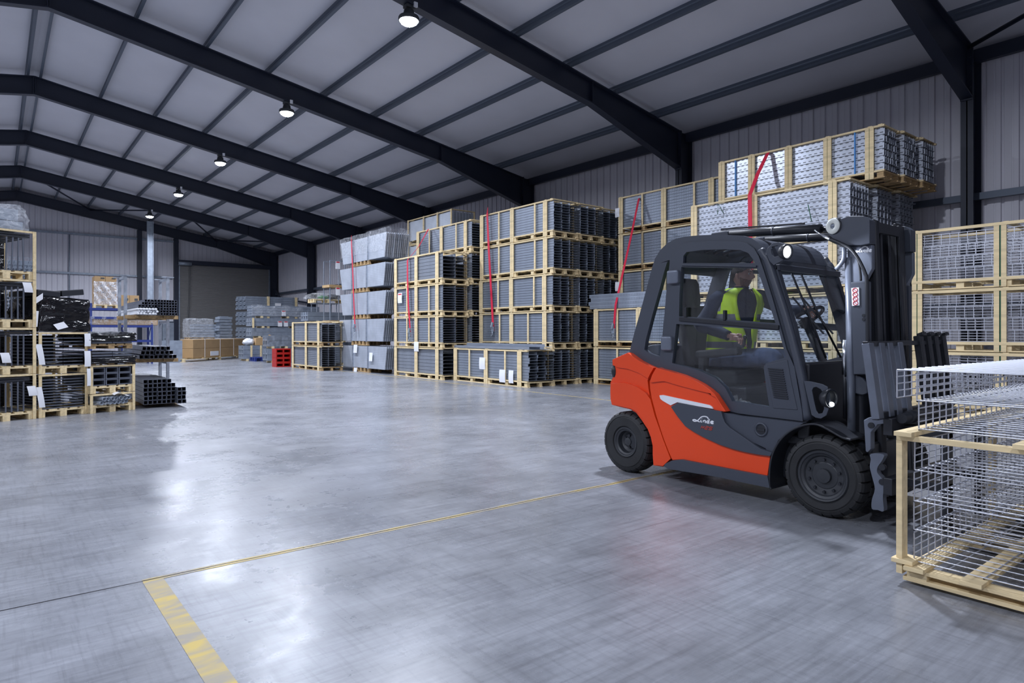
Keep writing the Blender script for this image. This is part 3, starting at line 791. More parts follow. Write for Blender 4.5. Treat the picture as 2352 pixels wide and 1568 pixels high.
# ---- red ratchet straps down the stacks
def strap(path, w, label, hook=True):
    pts = [Vector(p) for p in path]; mb = MB(); rg = []
    for i, p in enumerate(pts):
        d = (pts[min(i + 1, len(pts) - 1)] - pts[max(i - 1, 0)]).normalized()
        n = Vector((-1, 0, 0)); s = d.cross(n)
        if s.length < 0.2: s = Vector((0, 1, 0))
        s.normalize(); nn = d.cross(s).normalized()
        rg.append([p + s * w / 2 + nn * 0.004, p - s * w / 2 + nn * 0.004, p - s * w / 2 - nn * 0.004, p + s * w / 2 - nn * 0.004])
    mb.loft(rg)
    t = thing('ratchet_strap', pts[-1], label, 'strap', 'red lashing straps')
    mb.build('webbing', M['strap_red'], t)
    if hook:
        e = pts[-1]
        MB().box((e.x - 0.05, e.y - 0.05, e.z - 0.02), (e.x - 0.005, e.y + 0.05, e.z + 0.13)).bar((e.x - 0.07, e.y, e.z + 0.1), (e.x - 0.03, e.y, e.z + 0.26), 0.045, 0.07).build('ratchet_buckle', M['galv_dull'], t, 0.01)
        MB().tube([(e.x - 0.03, e.y, e.z), (e.x - 0.03, e.y, e.z - 0.1), (e.x - 0.06, e.y + 0.03, e.z - 0.16), (e.x - 0.03, e.y + 0.06, e.z - 0.1)], 0.01, 6).build('hook', M['galv'], t)
    return t
P = lambda px, py, X: at(px, py, X=X)
strap([P(1120, 478, 12.2), P(1119, 490, 11.67), P(1122, 560, 11.67), P(1127, 650, 11.67), P(1133, 760, 11.67)], 0.09, 'red strap hanging down the front of the middle tall stack')
strap([P(984, 526, 11.40), P(962, 566, 11.0), P(936, 597, 10.36), P(936, 640, 10.36), P(938, 700, 10.36), P(943, 772, 10.36)], 0.08, 'red strap over the corner of the four-high stack left of the middle one')
strap([P(807, 542, 10.8), P(807, 552, 10.31), P(810, 620, 10.31), P(813, 700, 10.31), P(816, 760, 10.31)], 0.075, 'red strap hanging down the bundles of mesh panels')
strap([P(1468, 452, 14.3), P(1467, 458, 14.02), P(1450, 540, 13.6), P(1414, 700, 13.0), P(1411, 740, 12.99), P(1410, 765, 12.99)], 0.07, 'red strap slanting down to the loose channels behind the truck rear')
strap([P(1765, 349, 13.4), P(1763, 352, 13.12), P(1740, 400, 12.85), P(1722, 448, 12.52), P(1723, 520, 12.52), P(1725, 640, 12.52)], 0.09, 'red strap bending over the edge of the bright decking crates', False)
for (ax, ay, bx, by, cx, cy, Xf, lab) in ((1662, 490, 1650, 468, 1648, 492, 12.56, 'green strap end curling on the decking at the left'), (1856, 470, 1860, 490, 1864, 508, 12.56, 'green strap end hanging on the decking right of the red strap')):
    MB().tube([P(ax, ay, Xf), P(bx, by, Xf - 0.03), P(cx, cy, Xf - 0.05)], 0.009, 5).build('strap_end', M['strap_green'], next(o for o in COL.objects if o.get('label', '').endswith('topmost of four behind the truck cab')))

# ================================================================== STACKS AT THE LEFT (rotated a little against the building)
def lroot(name, A, ang, label, cat, group=None, z=0.0):
    o = thing(name, (A.x, A.y, z), label, cat, group); o.rotation_euler.z = ang; return o
def lb(mb, name, m, parent, bevel=0):
    o = bpy.data.objects.new(name, mb.mesh(name, m) if isinstance(mb, MB) else mb); COL.objects.link(o); o.parent = parent
    if bevel:
        b = o.modifiers.new('bevel', 'BEVEL'); b.width = bevel; b.segments = 2; b.limit_method = 'ANGLE'
    return o
def euro(W, D, h=0.13):
    mb = MB()
    for x in (0.0, W / 2 - 0.05, W - 0.1):
        for y in (0.0, D / 2 - 0.07, D - 0.14): mb.box((x, y, 0.02), (x + 0.1, y + 0.14, h - 0.04))
        mb.box((x, 0, 0), (x + 0.1, D, 0.02))
    for k in range(3): y = (D - 0.12) * k / 2; mb.box((0, y, h - 0.04), (W, y + 0.12, h - 0.02))
    for k in range(5): x = (W - 0.12) * k / 4; mb.box((x, 0, h - 0.02), (x + 0.12, D, h))
    return mb
def loop_x(D, H, t):   # rectangular tube frame standing in the depth/height plane
    return MB().box((0, 0, 0), (t, D, t)).box((0, 0, H - t), (t, D, H)).box((0, 0, t), (t, t, H - t)).box((0, D - t, t), (t, D, H - t))
def loop_z(W, D, t):   # rectangular tube frame lying flat
    return MB().box((0, 0, 0), (W, t, t)).box((0, D - t, 0), (W, D, t)).box((0, t, 0), (t, D - t, t)).box((W - t, t, 0), (W, D - t, t))
def wrapped(W, D, H, seed, taper=0.06):
    r = random.Random(seed); ph = [r.uniform(0, 6) for _ in range(6)]
    mb = MB()
    def pt(u, v):
        a = u * 4; i = int(a) % 4; f = a - int(a)
        c = [(0, 0), (W, 0), (W, D), (0, D)]; x = c[i][0] * (1 - f) + c[(i + 1) % 4][0] * f; y = c[i][1] * (1 - f) + c[(i + 1) % 4][1] * f
        k = 1 - taper * v * v
        b = 0.02 * math.sin(u * 31 + ph[0] + v * 5) + 0.02 * math.sin(v * 17 + ph[1] + u * 9) + 0.008 * math.sin(u * 60 + v * 30)
        x = W / 2 + (x - W / 2) * (k + b / W); y = D / 2 + (y - D / 2) * (k + b / D)
        return Vector((x, y, v * H + 0.02 * v * math.sin(u * 12 + ph[2])))
    nu, nv = 64, 10
    vs = [pt(i / nu, j / nv) for j in range(nv + 1) for i in range(nu)]
    mb._add(vs, [(j * nu + i, j * nu + (i + 1) % nu, (j + 1) * nu + (i + 1) % nu, (j + 1) * nu + i) for j in range(nv) for i in range(nu)], True)
    tp = vs[-nu:]; c = Vector((W / 2, D / 2, H + 0.015)); mid = [c + (p - c) * 0.6 + Vector((0, 0, 0.02 * math.sin(i * 0.9 + ph[3]))) for i, p in enumerate(tp)]
    n = nu; mb._add(tp + mid + [c], [(i, (i + 1) % n, n + (i + 1) % n, n + i) for i in range(n)] + [(n + i, n + (i + 1) % n, 2 * n) for i in range(n)], True)
    return mb
def label_on(parent, x, z, w, h, y=-0.035, tilt=0.0):
    lb(MB().sheet(lambda u, v: Vector((x + u * w + v * tilt, y - 0.015 * math.sin(v * 2.5), z - v * h)), 2, 4), 'label_sheet', M['paper'], parent)
def posts(t, W, D, H, sides=(0, 1), tm='timber'):
    for x in ([-0.0] if 0 in sides else []) + ([W - 0.045] if 1 in sides else []):
        lb(MB().box((x, -0.022, 0), (x + 0.045, 0.0, H - 0.005)), 'post', M[tm], t)
        lb(MB().box((x, D, 0), (x + 0.045, D + 0.022, H - 0.005)), 'post', M[tm], t)
    lb(MB().box((0, -0.01, H - 0.035), (W, 0.02, H - 0.004)), 'rail', M[tm], t)
    lb(MB().box((0, D - 0.02, H - 0.035), (W, D + 0.01, H - 0.004)), 'rail', M[tm], t)

def front(pxa, ya, pxb, yb):
    A, B = at(pxa, ya, Z=0), at(pxb, yb, Z=0); d = B - A
    return A, d.length, math.atan2(d.y, d.x)
B1 = at(82, 961, Z=0); A2, W2, ang2 = front(88, 960, 201, 949)
ang1 = ang2 * 0.9; W1 = 0.8
A1 = B1 - Vector((math.cos(ang1), math.sin(ang1), 0)) * W1
lev = (0, 0.742, 1.49, 2.27, 3.06)
for k in range(4):
    H = lev[k + 1] - lev[k]
    t = lroot('steel_frame_crate', A1, ang1, 'timber crate of upright black steel frames at the left edge, %s of four' % ['lowest', 'second up', 'third up', 'topmost'][k], 'crate', 'crates of upright black frames', lev[k] + 0.001 * k)
    lb(euro(W1, 1.15), 'pallet', M['timber'], t); posts(t, W1, 1.15, H)
    hh = H - 0.26
    me = loop_x(1.1, hh, 0.019).mesh('steel_frame', M['frame_steel'])
    for i in range(8):
        o = lb(me, 'steel_frame', None, t); o.location = (0.06 + i * 0.082, 0.02 + 0.01 * (i % 2), 0.135); o.rotation_euler.y = 0.035 * math.sin(i + k) if k == 3 else 0
    lb(MB().box((0.05, 1.122, 0.135), (W1 - 0.05, 1.128, H - 0.06)), 'black_film', M['black_film'], t)  # dark sheet added behind the upright frames so their gaps look shaded
    for z in (0.04, 0.075):
        lb(MB().box((0.05, 0.015, 0.135 + hh - 0.03 + z), (W1 - 0.08, 1.1, 0.135 + hh - 0.005 + z)), 'top_sheet', M['black_steel'], t)
    if k < 3: label_on(t, W1 - (0.14, 0.5, 0.12)[k] if k != 2 else W1 - 0.2, H - (0.2, 0.4, 0.05)[k], 0.12, 0.16, tilt=0.03)
t = lroot('wrapped_stack', A1, ang1, 'clear film wrapped load on top of the crates at the left edge', 'wrapped load', None, 3.065)
lb(MB().box((0.05, 0.1, 0), (W1 - 0.14, 1.0, 0.14)).box((0.08, 0.12, 0.15), (W1 - 0.2, 0.95, 0.34)), 'load', M['galv_dull'], t, 0.01)
o = lb(wrapped(W1 - 0.12, 1.1, 0.4, 5, 0.2), 'stretch_film', M['film'], t); o.location = (0.03, 0.0, 0.0)

# second stack: flat frames in two columns, black film on top
for k, (z0, H, n) in enumerate(((0, 0.715, 11), (0.72, 0.70, 9))):
    t = lroot('steel_frame_crate', A2, ang2, 'crate of flat black frames in two columns, %s one, second stack from the left' % ['lower', 'upper'][k], 'crate', 'crates of flat black frames', z0)
    lb(euro(W2, 1.15), 'pallet', M['timber'], t); posts(t, W2, 1.15, H)
    w = (W2 - 0.12) / 2; me = loop_z(w - 0.012, 1.1, 0.016).mesh('steel_frame', M['frame_steel'])
    for c in range(2):
        for i in range(n):
            o = lb(me, 'steel_frame', None, t); o.location = (0.06 + c * w, 0.0 + rnd.uniform(0, 0.012), 0.135 + i * (H - 0.19) / n)
    lb(MB().box((0.05, 1.11, 0.135), (W2 - 0.05, 1.118, H - 0.06)), 'black_film', M['black_film'], t)  # black backing added to keep the gaps between flat frames dark
    label_on(t, -0.06, H - 0.2, 0.09, 0.34, y=-0.045, tilt=0.05)
t = lroot('wrapped_load', A2, ang2, 'two-humped load in black film on top of the second stack', 'wrapped load', None, 1.425)
lb(wrapped(W2 + 0.05, 1.15, 0.58, 3), 'black_film', M['black_film'], t)
for x, w, sd in ((0.0, W2 * 0.46, 8), (W2 * 0.5, W2 * 0.46, 9)):
    o = lb(MB().box((0, 0, 0), (w, 1.05, 0.1)), 'top_box', M['black_steel'], t, 0.01); o.location = (x, 0.04, 0.6); o.rotation_euler.y = 0.05 if x == 0 else -0.13
lb(MB().sheet(lambda u, v: Vector((0.2 + 0.16 * u + 0.06 * v, -0.04 - 0.03 * v, 0.12 - 0.09 * v + 0.05 * u)), 3, 3), 'label_sheet', M['paper'], t)
lb(MB().sheet(lambda u, v: Vector((-0.08 + 0.07 * u - 0.02 * v, -0.04, 0.34 - 0.26 * v)), 3, 3), 'label_sheet', M['paper'], t)
lb(MB().sheet(lambda u, v: Vector((-0.05 + 0.1 * u, -0.04, 0.56 - 0.1 * v + 0.08 * u)), 3, 3), 'label_sheet', M['paper'], t)

# third stack
A3, W3, ang3 = front(206, 950, 309, 940)
t = lroot('pallet_of_tubes', A3, ang3, 'pallet of six-sided grey tubes under a torn sheet, bottom of the third stack', 'pallet load', None, 0)
lb(euro(W3, 1.15), 'pallet', M['timber'], t); posts(t, W3, 1.15, 0.335, (0, 1))
def pipe(L, r, ri, n=12): return MB().lathe([(ri, 0.0), (r, 0.0), (r, L), (ri, L), (ri, 0.0)], (0, 0, 0), (0, 1, 0), n)
me = pipe(1.1, 0.039, 0.031, 6).mesh('hexagonal_tube', M['galv_dull'])
for i in range(14):
    o = lb(me, 'hexagonal_tube', None, t); c, r = i % 7, i // 7
    o.location = (0.17 + c * 0.072 + 0.036 * (r % 2), -0.06 + rnd.uniform(-0.03, 0.03), 0.172 + r * 0.066)
lb(MB().sheet(lambda u, v: Vector((0.36 + u * 0.26, -0.1 + 0.12 * v, 0.30 + 0.03 * math.sin(u * 5) + 0.02 * v)), 8, 4), 'torn_sheet', M['paper'], t)
lb(MB().sheet(lambda u, v: Vector((0.03 + u * 0.28, -0.12 + 0.1 * math.sin(v * 3), 0.15 + v * 0.12 * u)), 8, 4), 'torn_film', M['film'], t)
t = lroot('steel_frame_crate', A3, ang3, 'timber crate of black frames in a three by three grid, third stack from the left', 'crate', None, 0.34)
lb(euro(W3, 1.15), 'pallet', M['timber'], t); posts(t, W3, 1.15, 0.5)
w = (W3 - 0.1) / 3; me = MB().box((0, 0, 0), (w - 0.01, 1.1, 0.018)).box((0, 0, 0.09), (w - 0.01, 1.1, 0.104)).box((0, 0, 0.018), (0.018, 1.1, 0.09)).box((w - 0.028, 0, 0.018), (w - 0.01, 1.1, 0.09)).mesh('steel_frame', M['frame_steel'])
for c in range(3):
    for r in range(3): o = lb(me, 'steel_frame', None, t); o.location = (0.05 + c * w, 0.01, 0.135 + r * 0.108)
label_on(t, -0.07, 0.45, 0.06, 0.3, y=-0.05)
for k, (z0, H) in enumerate(((0.845, 0.27), (1.125, 0.29))):
    t = lroot('wrapped_bundle', A3, ang3, 'black film wrapped frames on pallet, %s of two on the third stack' % ['lower', 'upper'][k], 'wrapped load', 'black wrapped frames on the third stack', z0)
    e = euro(W3 - 0.04, 1.1, 0.09); lb(e, 'pallet', M['timber_old'], t)
    fm = loop_z((W3 - 0.1) / 2, 1.1, 0.03).mesh('steel_frame', M['frame_steel'])
    for c in range(2):
        for r in range(3): o = lb(fm, 'steel_frame', None, t); o.location = (0.03 + c * (W3 - 0.08) / 2, -0.02, 0.095 + r * 0.05)
    o = lb(wrapped(W3 + 0.02, 1.16, 0.11 if k == 0 else 0.14, 13 + k, 0.0), 'black_film', M['black_film'], t); o.location = (-0.02, -0.05, 0.02 if k == 0 else 0.13)
    if k == 1:
        o = lb(MB().sheet(lambda u, v: Vector((u * (W3 + 0.02), v * 0.9, 0.285 + 0.02 * math.sin(u * 21 + v * 9) + 0.01 * math.sin(u * 50))), 24, 12), 'stretch_film', M['film'], t); o.location = (-0.01, -0.05, 0)
    label_on(t, -0.11, H - 0.02, 0.1, 0.27 - 0.05 * k, y=-0.05)

# wire mesh bundles behind, three high
for k in range(3):
    z0 = 0.05 + 1.2 * k
    t = thing('wire_mesh_bundle', (0.30, 18.6, z0 - 0.05), 'bundle of grey wire mesh on a pallet behind the left stacks, %s of three' % ['lowest', 'middle', 'topmost'][k], 'mesh bundle', 'mesh bundles behind the left stacks')
    lb(euro(0.8, 1.1, 0.12), 'pallet', M['timber_old'], t).location = (-0.4, -0.55, 0)
    me = cached(('mesh_sheet',), lambda: wire_tray(1.05, 0.78, 0.07, 0.008, 0.1, 0.07, 0.08), M['galv_dull'])
    for i in range(13 if k < 2 else 7): o = lb(me, 'mesh_sheet', None, t); o.location = (-0.4 + rnd.uniform(-0.02, 0.02), -0.55, 0.122 + i * 0.08)

# ---- tube rack: three post pallets high, near ends of the tubes to the aisle
TX0, TX1, TY0, TY1 = 2.07, 2.84, 15.2, 16.0
for k, (z0, z1) in enumerate(((0.0, 0.83), (0.83, 1.68), (1.68, 2.58))):
    t = thing('post_pallet', ((TX0 + TX1) / 2, (TY0 + TY1) / 2, z0), 'zinc post pallet holding tubes, %s of three stacked' % ['lowest', 'middle', 'topmost'][k], 'post pallet', 'stacked zinc post pallets')
    for x in (TX0, TX1):
        for y in (TY0, TY1):
            MB().box((x - 0.028, y - 0.028, z0), (x + 0.028, y + 0.028, z1 - 0.003)).build('post', M['galv'], t)
        MB().box((x - 0.025, TY0, z1 - 0.07), (x + 0.025, TY1, z1 - 0.02)).build('side_rail', M['galv'], t)
    if k == 2:
        for x in (TX0, TX1):
            for y in (TY0, TY1): MB().box((x - 0.11, y - 0.05, z1 - 0.018), (x + 0.11, y + 0.05, z1)).build('cap_plate', M['galv'], t)
    MB().box((TX0 - 0.1, TY0 - 0.75, z0 + 0.0), (TX1 + 0.05, TY0 - 0.63, z0 + 0.07)).box((TX0 - 0.1, TY0 + 0.3, z0), (TX1 + 0.05, TY0 + 0.42, z0 + 0.07)).box((TX0 + 0.06, TY0 - 0.8, z0 + 0.02), (TX0 + 0.18, TY1, z0 + 0.068)).box((TX1 - 0.22, TY0 - 0.8, z0 + 0.02), (TX1 - 0.1, TY1, z0 + 0.068)).build('timber_bearer', M['timber_old'], t)
def sq_tube(L, a, th=0.006): 
    o_ = [(-a, -a), (a, -a), (a, a), (-a, a)]; i_ = [(x * (1 - th / a), z * (1 - th / a)) for x, z in o_]
    mb = MB(); g = lambda pts, y: [Vector((x, y, z)) for x, z in pts]
    mb.loft([g(o_, 0), g(o_, L), g(i_, L), g(i_, 0), g(o_, 0)], False, False); return mb
def put(me, name, x, y, z, ry, label, cat, group, rz=0.0):
    o = bpy.data.objects.new(name, me); COL.objects.link(o); o.location = (x, y, z); o.rotation_euler = (0, ry, rz); return tag(o, label, cat, group)
tube_a = sq_tube(2.6, 0.024).mesh('square_tube', M['tube_steel']); tube_b = sq_tube(2.3, 0.036).mesh('square_tube', M['tube_steel'])
bar_w = MB().lathe([(0.0, 0), (0.019, 0), (0.024, 0.02), (0.024, 2.6), (0.0, 2.6)], (0, 0, 0), (0, 1, 0), 10).mesh('round_bar', M['white'])
GT = 'square grey steel tube in the top bundle on the tube rack'
for r in range(6):
    for c in range(6):
        put(tube_a, 'square_tube', 2.565 + c * 0.0505, 14.3 + rnd.uniform(-.03, .03), 1.777 + r * 0.0505, 0, GT, 'steel tube', 'square tubes in the top bundle')
GW = 'white-ended round bar beside the square tubes in the top bundle'
for r in range(3):
    for c in range(7):
        put(bar_w, 'round_bar', 2.15 + 0.024 * (r % 2) + c * 0.051, 14.25 + rnd.uniform(-.05, .03), 1.776 + r * 0.044, 0, GW, 'round bar', 'white-ended round bars')
GS = 'grey square tube lying askew on the white-ended round bars'
for r in range(3):
    for c in range(7 - r):
        put(tube_a, 'square_tube', 2.2 + c * 0.055 + r * 0.05, 14.36 + rnd.uniform(-.04, .04), 1.93 + r * 0.052 + 0.0 * c, rnd.uniform(-0.25, 0.25), GS, 'steel tube', 'askew tubes on the round bars')
GM = 'square grey steel tube in the middle bundle on the tube rack'
for r in range(3):
    for c in range(8 - r):
        put(tube_b, 'square_tube', 2.22 + c * 0.082 + 0.02 * r, 14.3 + rnd.uniform(-.06, .06), 0.94 + r * 0.082, (0 if r == 0 or c > 5 else rnd.uniform(-0.2, 0.2)), GM, 'steel tube', 'square tubes in the middle bundle')
GL = 'square grey steel tube in the bottom bundle on the tube rack'
for r in range(6):
    for c in range(9):
        if (c > 6 and r > 3) or (c > 5 and r > 4): continue
        put(tube_b, 'square_tube', 2.2 + c * 0.078 , 13.75 + rnd.uniform(-.03, .03) - (0.12 if c > 6 else 0), 0.107 + r * 0.078, 0, GL, 'steel tube', 'square tubes in the bottom bundle')
t = thing('wrapped_load', (1.95, 16.9, 0), 'lumpy load in black film standing behind the bottom tubes', 'wrapped load')
lb(wrapped(0.55, 0.6, 0.72, 21), 'black_film', M['black_film'], t).location = (0, 0, 0.12); lb(euro(0.55, 0.6, 0.12), 'pallet', M['timber_old'], t)

# ================================================================== BACK OF THE HALL
def gp(px, py, **k): return at(px, py, **k)
# blue racking with cartons on top
RY = 34.0; xa, xb = at(209, 720, Y=RY).x, at(349, 720, Y=RY).x
t = thing('pallet_racking', ((xa + xb) / 2, RY + 0.5, 0), 'blue painted pallet racking before the far wall at the left', 'racking')
ztop = at(212, 696, Y=RY).z
for x, zt in ((xa, ztop), (xb, ztop - 0.9), (xa + 1.3, ztop - 0.6)):
    for y in (RY, RY + 1.0): MB().box((x - 0.04, y - 0.04, 0), (x + 0.04, y + 0.04, zt)).build('upright', M['blue_steel'], t)
    MB().bar((x, RY, 0.3), (x, RY + 1, 1.1), 0.03).bar((x, RY + 1, 1.1), (x, RY, 1.9), 0.03).build('brace', M['blue_steel'], t)
for yy in (707, 727, 746, 781):
    z = at(230, yy, Y=RY).z
    for y in (RY - 0.02, RY + 1.02): MB().box((xa, y - 0.025, z - 0.1), (xb, y + 0.025, z)).build('beam', M['blue_steel'], t)
zb = at(230, 746, Y=RY).z
t = thing('long_carton', ((xa + xb) / 2, RY + 0.4, zb), 'long brown cartons in film lying on the blue racking', 'carton')
MB().box((xa - 0.3, RY + 0.04, zb + 0.003), (xb + 0.25, RY + 0.9, zb + 0.34)).build('carton', M['card'], t, 0.02)
MB().sheet(lambda u, v: Vector((xa - 0.3 + u * (xb - xa + 0.5), RY - 0.04 + 0.015 * math.sin(u * 40), zb + 0.02 + v * 0.36)), 40, 3).build('stretch_film', M['film'], t)
# wrapped cartons on a pallet on the top beams
za = at(230, 707, Y=RY).z; x0, x1 = at(217, 700, Y=RY).x, at(268, 700, Y=RY).x; zc = at(240, 634, Y=RY).z
pl = thing('pallet', ((x0 + x1) / 2, RY + 0.45, za), 'pallet under the tall film-wrapped carton stack on the blue racking', 'pallet')
lb(euro(x1 - x0 + 0.1, 1.0, 0.15), 'boards', M['timber'], pl).location = (-(x1 - x0) / 2 - 0.05, -0.5, 0.001)
rows = 4; h = (zc - za - 0.16) / rows; w = (x1 - x0) / 2
cm = MB().box((0, 0, 0), (w - 0.01, 0.9, h - 0.008)).mat(1).box((w * 0.55, -0.004, h * 0.62), (w * 0.9, 0.01, h * 0.8)).mesh('carton', [M['card'], M['lamp_house']])
for r in range(rows):
    for c in range(2):
        o = bpy.data.objects.new('carton', cm); COL.objects.link(o); o.location = (x0 + c * w, RY + 0.0, za + 0.156 + r * h)
        tag(o, 'brown carton in the film-wrapped stack on the blue racking, %s layer, %s half' % (['lowest', 'second', 'third', 'top'][r], ['left', 'right'][c]), 'carton', 'cartons in the wrapped stack')
o = MB().sheet(lambda u, v: Vector((x0 - 0.03 + u * (x1 - x0 + 0.06) + 0.01 * math.sin(v * 20), RY - 0.03 + 0.015 * math.sin(u * 17 + v * 13), za + 0.14 + v * (h * 3.3))), 24, 16).build('stretch_film', film('white wrinkled film', 0.75, (0.85, 0.87, 0.92)))
tag(o, 'wrinkled stretch film round the lower cartons on the blue racking', 'film')
zq = at(300, 699, Y=RY).z; x0, x1 = at(276, 690, Y=RY).x, at(320, 690, Y=RY).x; w = (x1 - x0) / 2
cm2 = MB().box((0, 0, 0), (w - 0.01, 0.9, 0.6)).mat(1).box((w * 0.5, -0.004, 0.36), (w * 0.85, 0.01, 0.46)).mesh('carton', [M['card'], M['lamp_house']])
for c in range(2):
    o = bpy.data.objects.new('carton', cm2); COL.objects.link(o); o.location = (x0 + c * w, RY + 0.02, za + 0.003)
    tag(o, 'brown carton without film on the blue racking, %s of the pair' % ['left', 'right'][c], 'carton', 'pair of cartons on the racking')

# cardboard boxes on long pallets before the shutter
a, b = at(424, 832, Z=0), at(575, 820, Z=0); L = (b - a).length; ang = math.atan2((b - a).y, (b - a).x)
t = lroot('long_pallet', a, ang, 'long pale pallet carrying two long brown cartons before the shutter', 'pallet')
lb(euro(L, 0.8, 0.16), 'boards', M['timber'], t)
zt = 1.4 + (765 - 779) * 33.5 / 1500; h = (zt - 0.165) / 2
for k in range(2):
    t = lroot('long_carton', a + Vector((math.cos(ang), math.sin(ang), 0)) * (L * 0.12), ang, 'long brown carton on the pallet before the shutter, %s of two' % ['lower', 'upper'][k], 'carton', 'long cartons before the shutter', 0.165 + k * (h + 0.002))
    lb(MB().box((0, 0.05, 0), (L * 0.8, 0.72, h)), 'box', M['card'], t, 0.02)
    for x in (0.2, 0.48, 0.75): lb(MB().box((L * 0.8 * x, 0.04, 0), (L * 0.8 * x + 0.025, 0.73, h + 0.004)), 'band', M['paper'], t)
    if k == 0: lb(MB().box((L * 0.24, 0.035, h * 0.15), (L * 0.36, 0.05, h * 0.65)), 'label_sheet', M['paper'], t)
    else: lb(MB().sheet(lambda u, v: Vector((-0.1 + u * L * 0.83, 0.0 + v * 0.7, h + 0.02 + 0.03 * math.sin(u * 30) * v)), 30, 6), 'stretch_film', M['film'], t)
# grey wrapped pallet on a timber stack behind the cartons
pw = at(432, 779, Y=41.0); pe = at(498, 779, Y=41.0); W = pe.x - pw.x
t = thing('timber_stack', (pw.x + W / 2, 41.5, 0), 'stack of pale timber beams under the film-wrapped profile pallet', 'timber')
for r in range(5): lb(MB().box((-W / 2 - 0.2, -0.5, r * 0.2), (W / 2, 0.5, r * 0.2 + 0.17)).box((-W / 2 + 0.2, -0.5, r * 0.2 + 0.17), (-W / 2 + 0.4, 0.5, r * 0.2 + 0.2)).box((W / 2 - 0.4, -0.5, r * 0.2 + 0.17), (W / 2 - 0.2, 0.5, r * 0.2 + 0.2)), 'beam_layer', M['timber_old'], t)
zp = 1.003
t = thing('wrapped_profile_pallet', (pw.x + W / 2, 41.5, zp), 'pallet of grey profiles with a film hood in front of the shutter', 'pallet load')
lb(euro(W, 1.0, 0.15), 'pallet', M['timber_old'], t).location = (-W / 2, -0.5, 0)
for r in range(5): lb(MB().box((-W / 2 + 0.3, -0.45, 0.15 + r * 0.16), (W / 2 + 0.2, 0.45, 0.15 + r * 0.16 + 0.13)), 'profile_layer', M['galv_dull'], t, 0.01)
o = lb(wrapped(W * 0.98, 1.02, 1.1, 31, 0.05), 'stretch_film', M['film'], t); o.location = (-W / 2 - 0.1, -0.5, 0.14)
# grey board leaning left of the cartons
pb = at(420, 832, Z=0); pa_ = at(396, 834, Z=0)
t = tag(MB().box((pa_.x - 0.3, pa_.y + 0.8, 0), (pb.x, pa_.y + 0.9, 1.05)).build('grey_board', M['galv_dull']), 'grey board standing upright left of the long cartons', 'board')
# far stack of profiles with bound timber posts, four high
for k in range(4):
    z0 = 0.89 * k
    x0, x1 = 11.25, 14.4
    t = thing('profile_bundle', ((x0 + x1) / 2, 39.4, z0), 'bundle of grey profiles bound with timber posts before the shutter, %s of four' % ['lowest', 'second up', 'third up', 'topmost'][k], 'steel bundle', 'far profile bundles before the shutter')
    for x in (1.25, 2.9):
        MB().box((x0 + x, 38.9, z0), (x0 + x + 0.14, 39.9, z0 + 0.1)).build('bearer', M['timber_old'], t)
        MB().box((x0 + x, 38.86, z0), (x0 + x + 0.14, 38.9, z0 + 0.88)).build('post', M['timber'], t)
    if k: MB().box((x0 + 1.7, 38.84, z0 + 0.45 - 0.2), (x0 + 2.05, 38.86, z0 + 0.5)).build('label_sheet', M['paper'], t)
    pm = cached(('grey_profile', 'far'), lambda: MB().loft([[Vector((x, y, z)) for y, z in ((0, 0), (0.3, 0), (0.3, 0.12), (0.27, 0.12), (0.27, 0.03), (0.03, 0.03), (0.03, 0.12), (0, 0.12))] for x in (0, 3.1)]), M['galv_dull'])
    for r in range(6):
        for c in range(3): child('steel_profile', pm, t, (x0 + (r % 2) * 0.04 - 0.12 * c, 38.93 + c * 0.32, z0 + 0.105 + r * 0.128))
t = thing('profile_bundle', (10.5, 40.6, 0), 'lower stack of grey profiles with stepped ends, farthest left before the shutter', 'steel bundle')
for r in range(14): lb(MB().box((-0.35 + 0.05 * (r % 3), -0.5, 0.17 * r), (0.35 + 0.05 * (r % 2), 0.5, 0.17 * r + 0.14)).box((-0.2, -0.4, 0.17 * r + 0.14), (0.2, 0.4, 0.17 * r + 0.17)), 'profile_layer', M['galv_dull'], t)
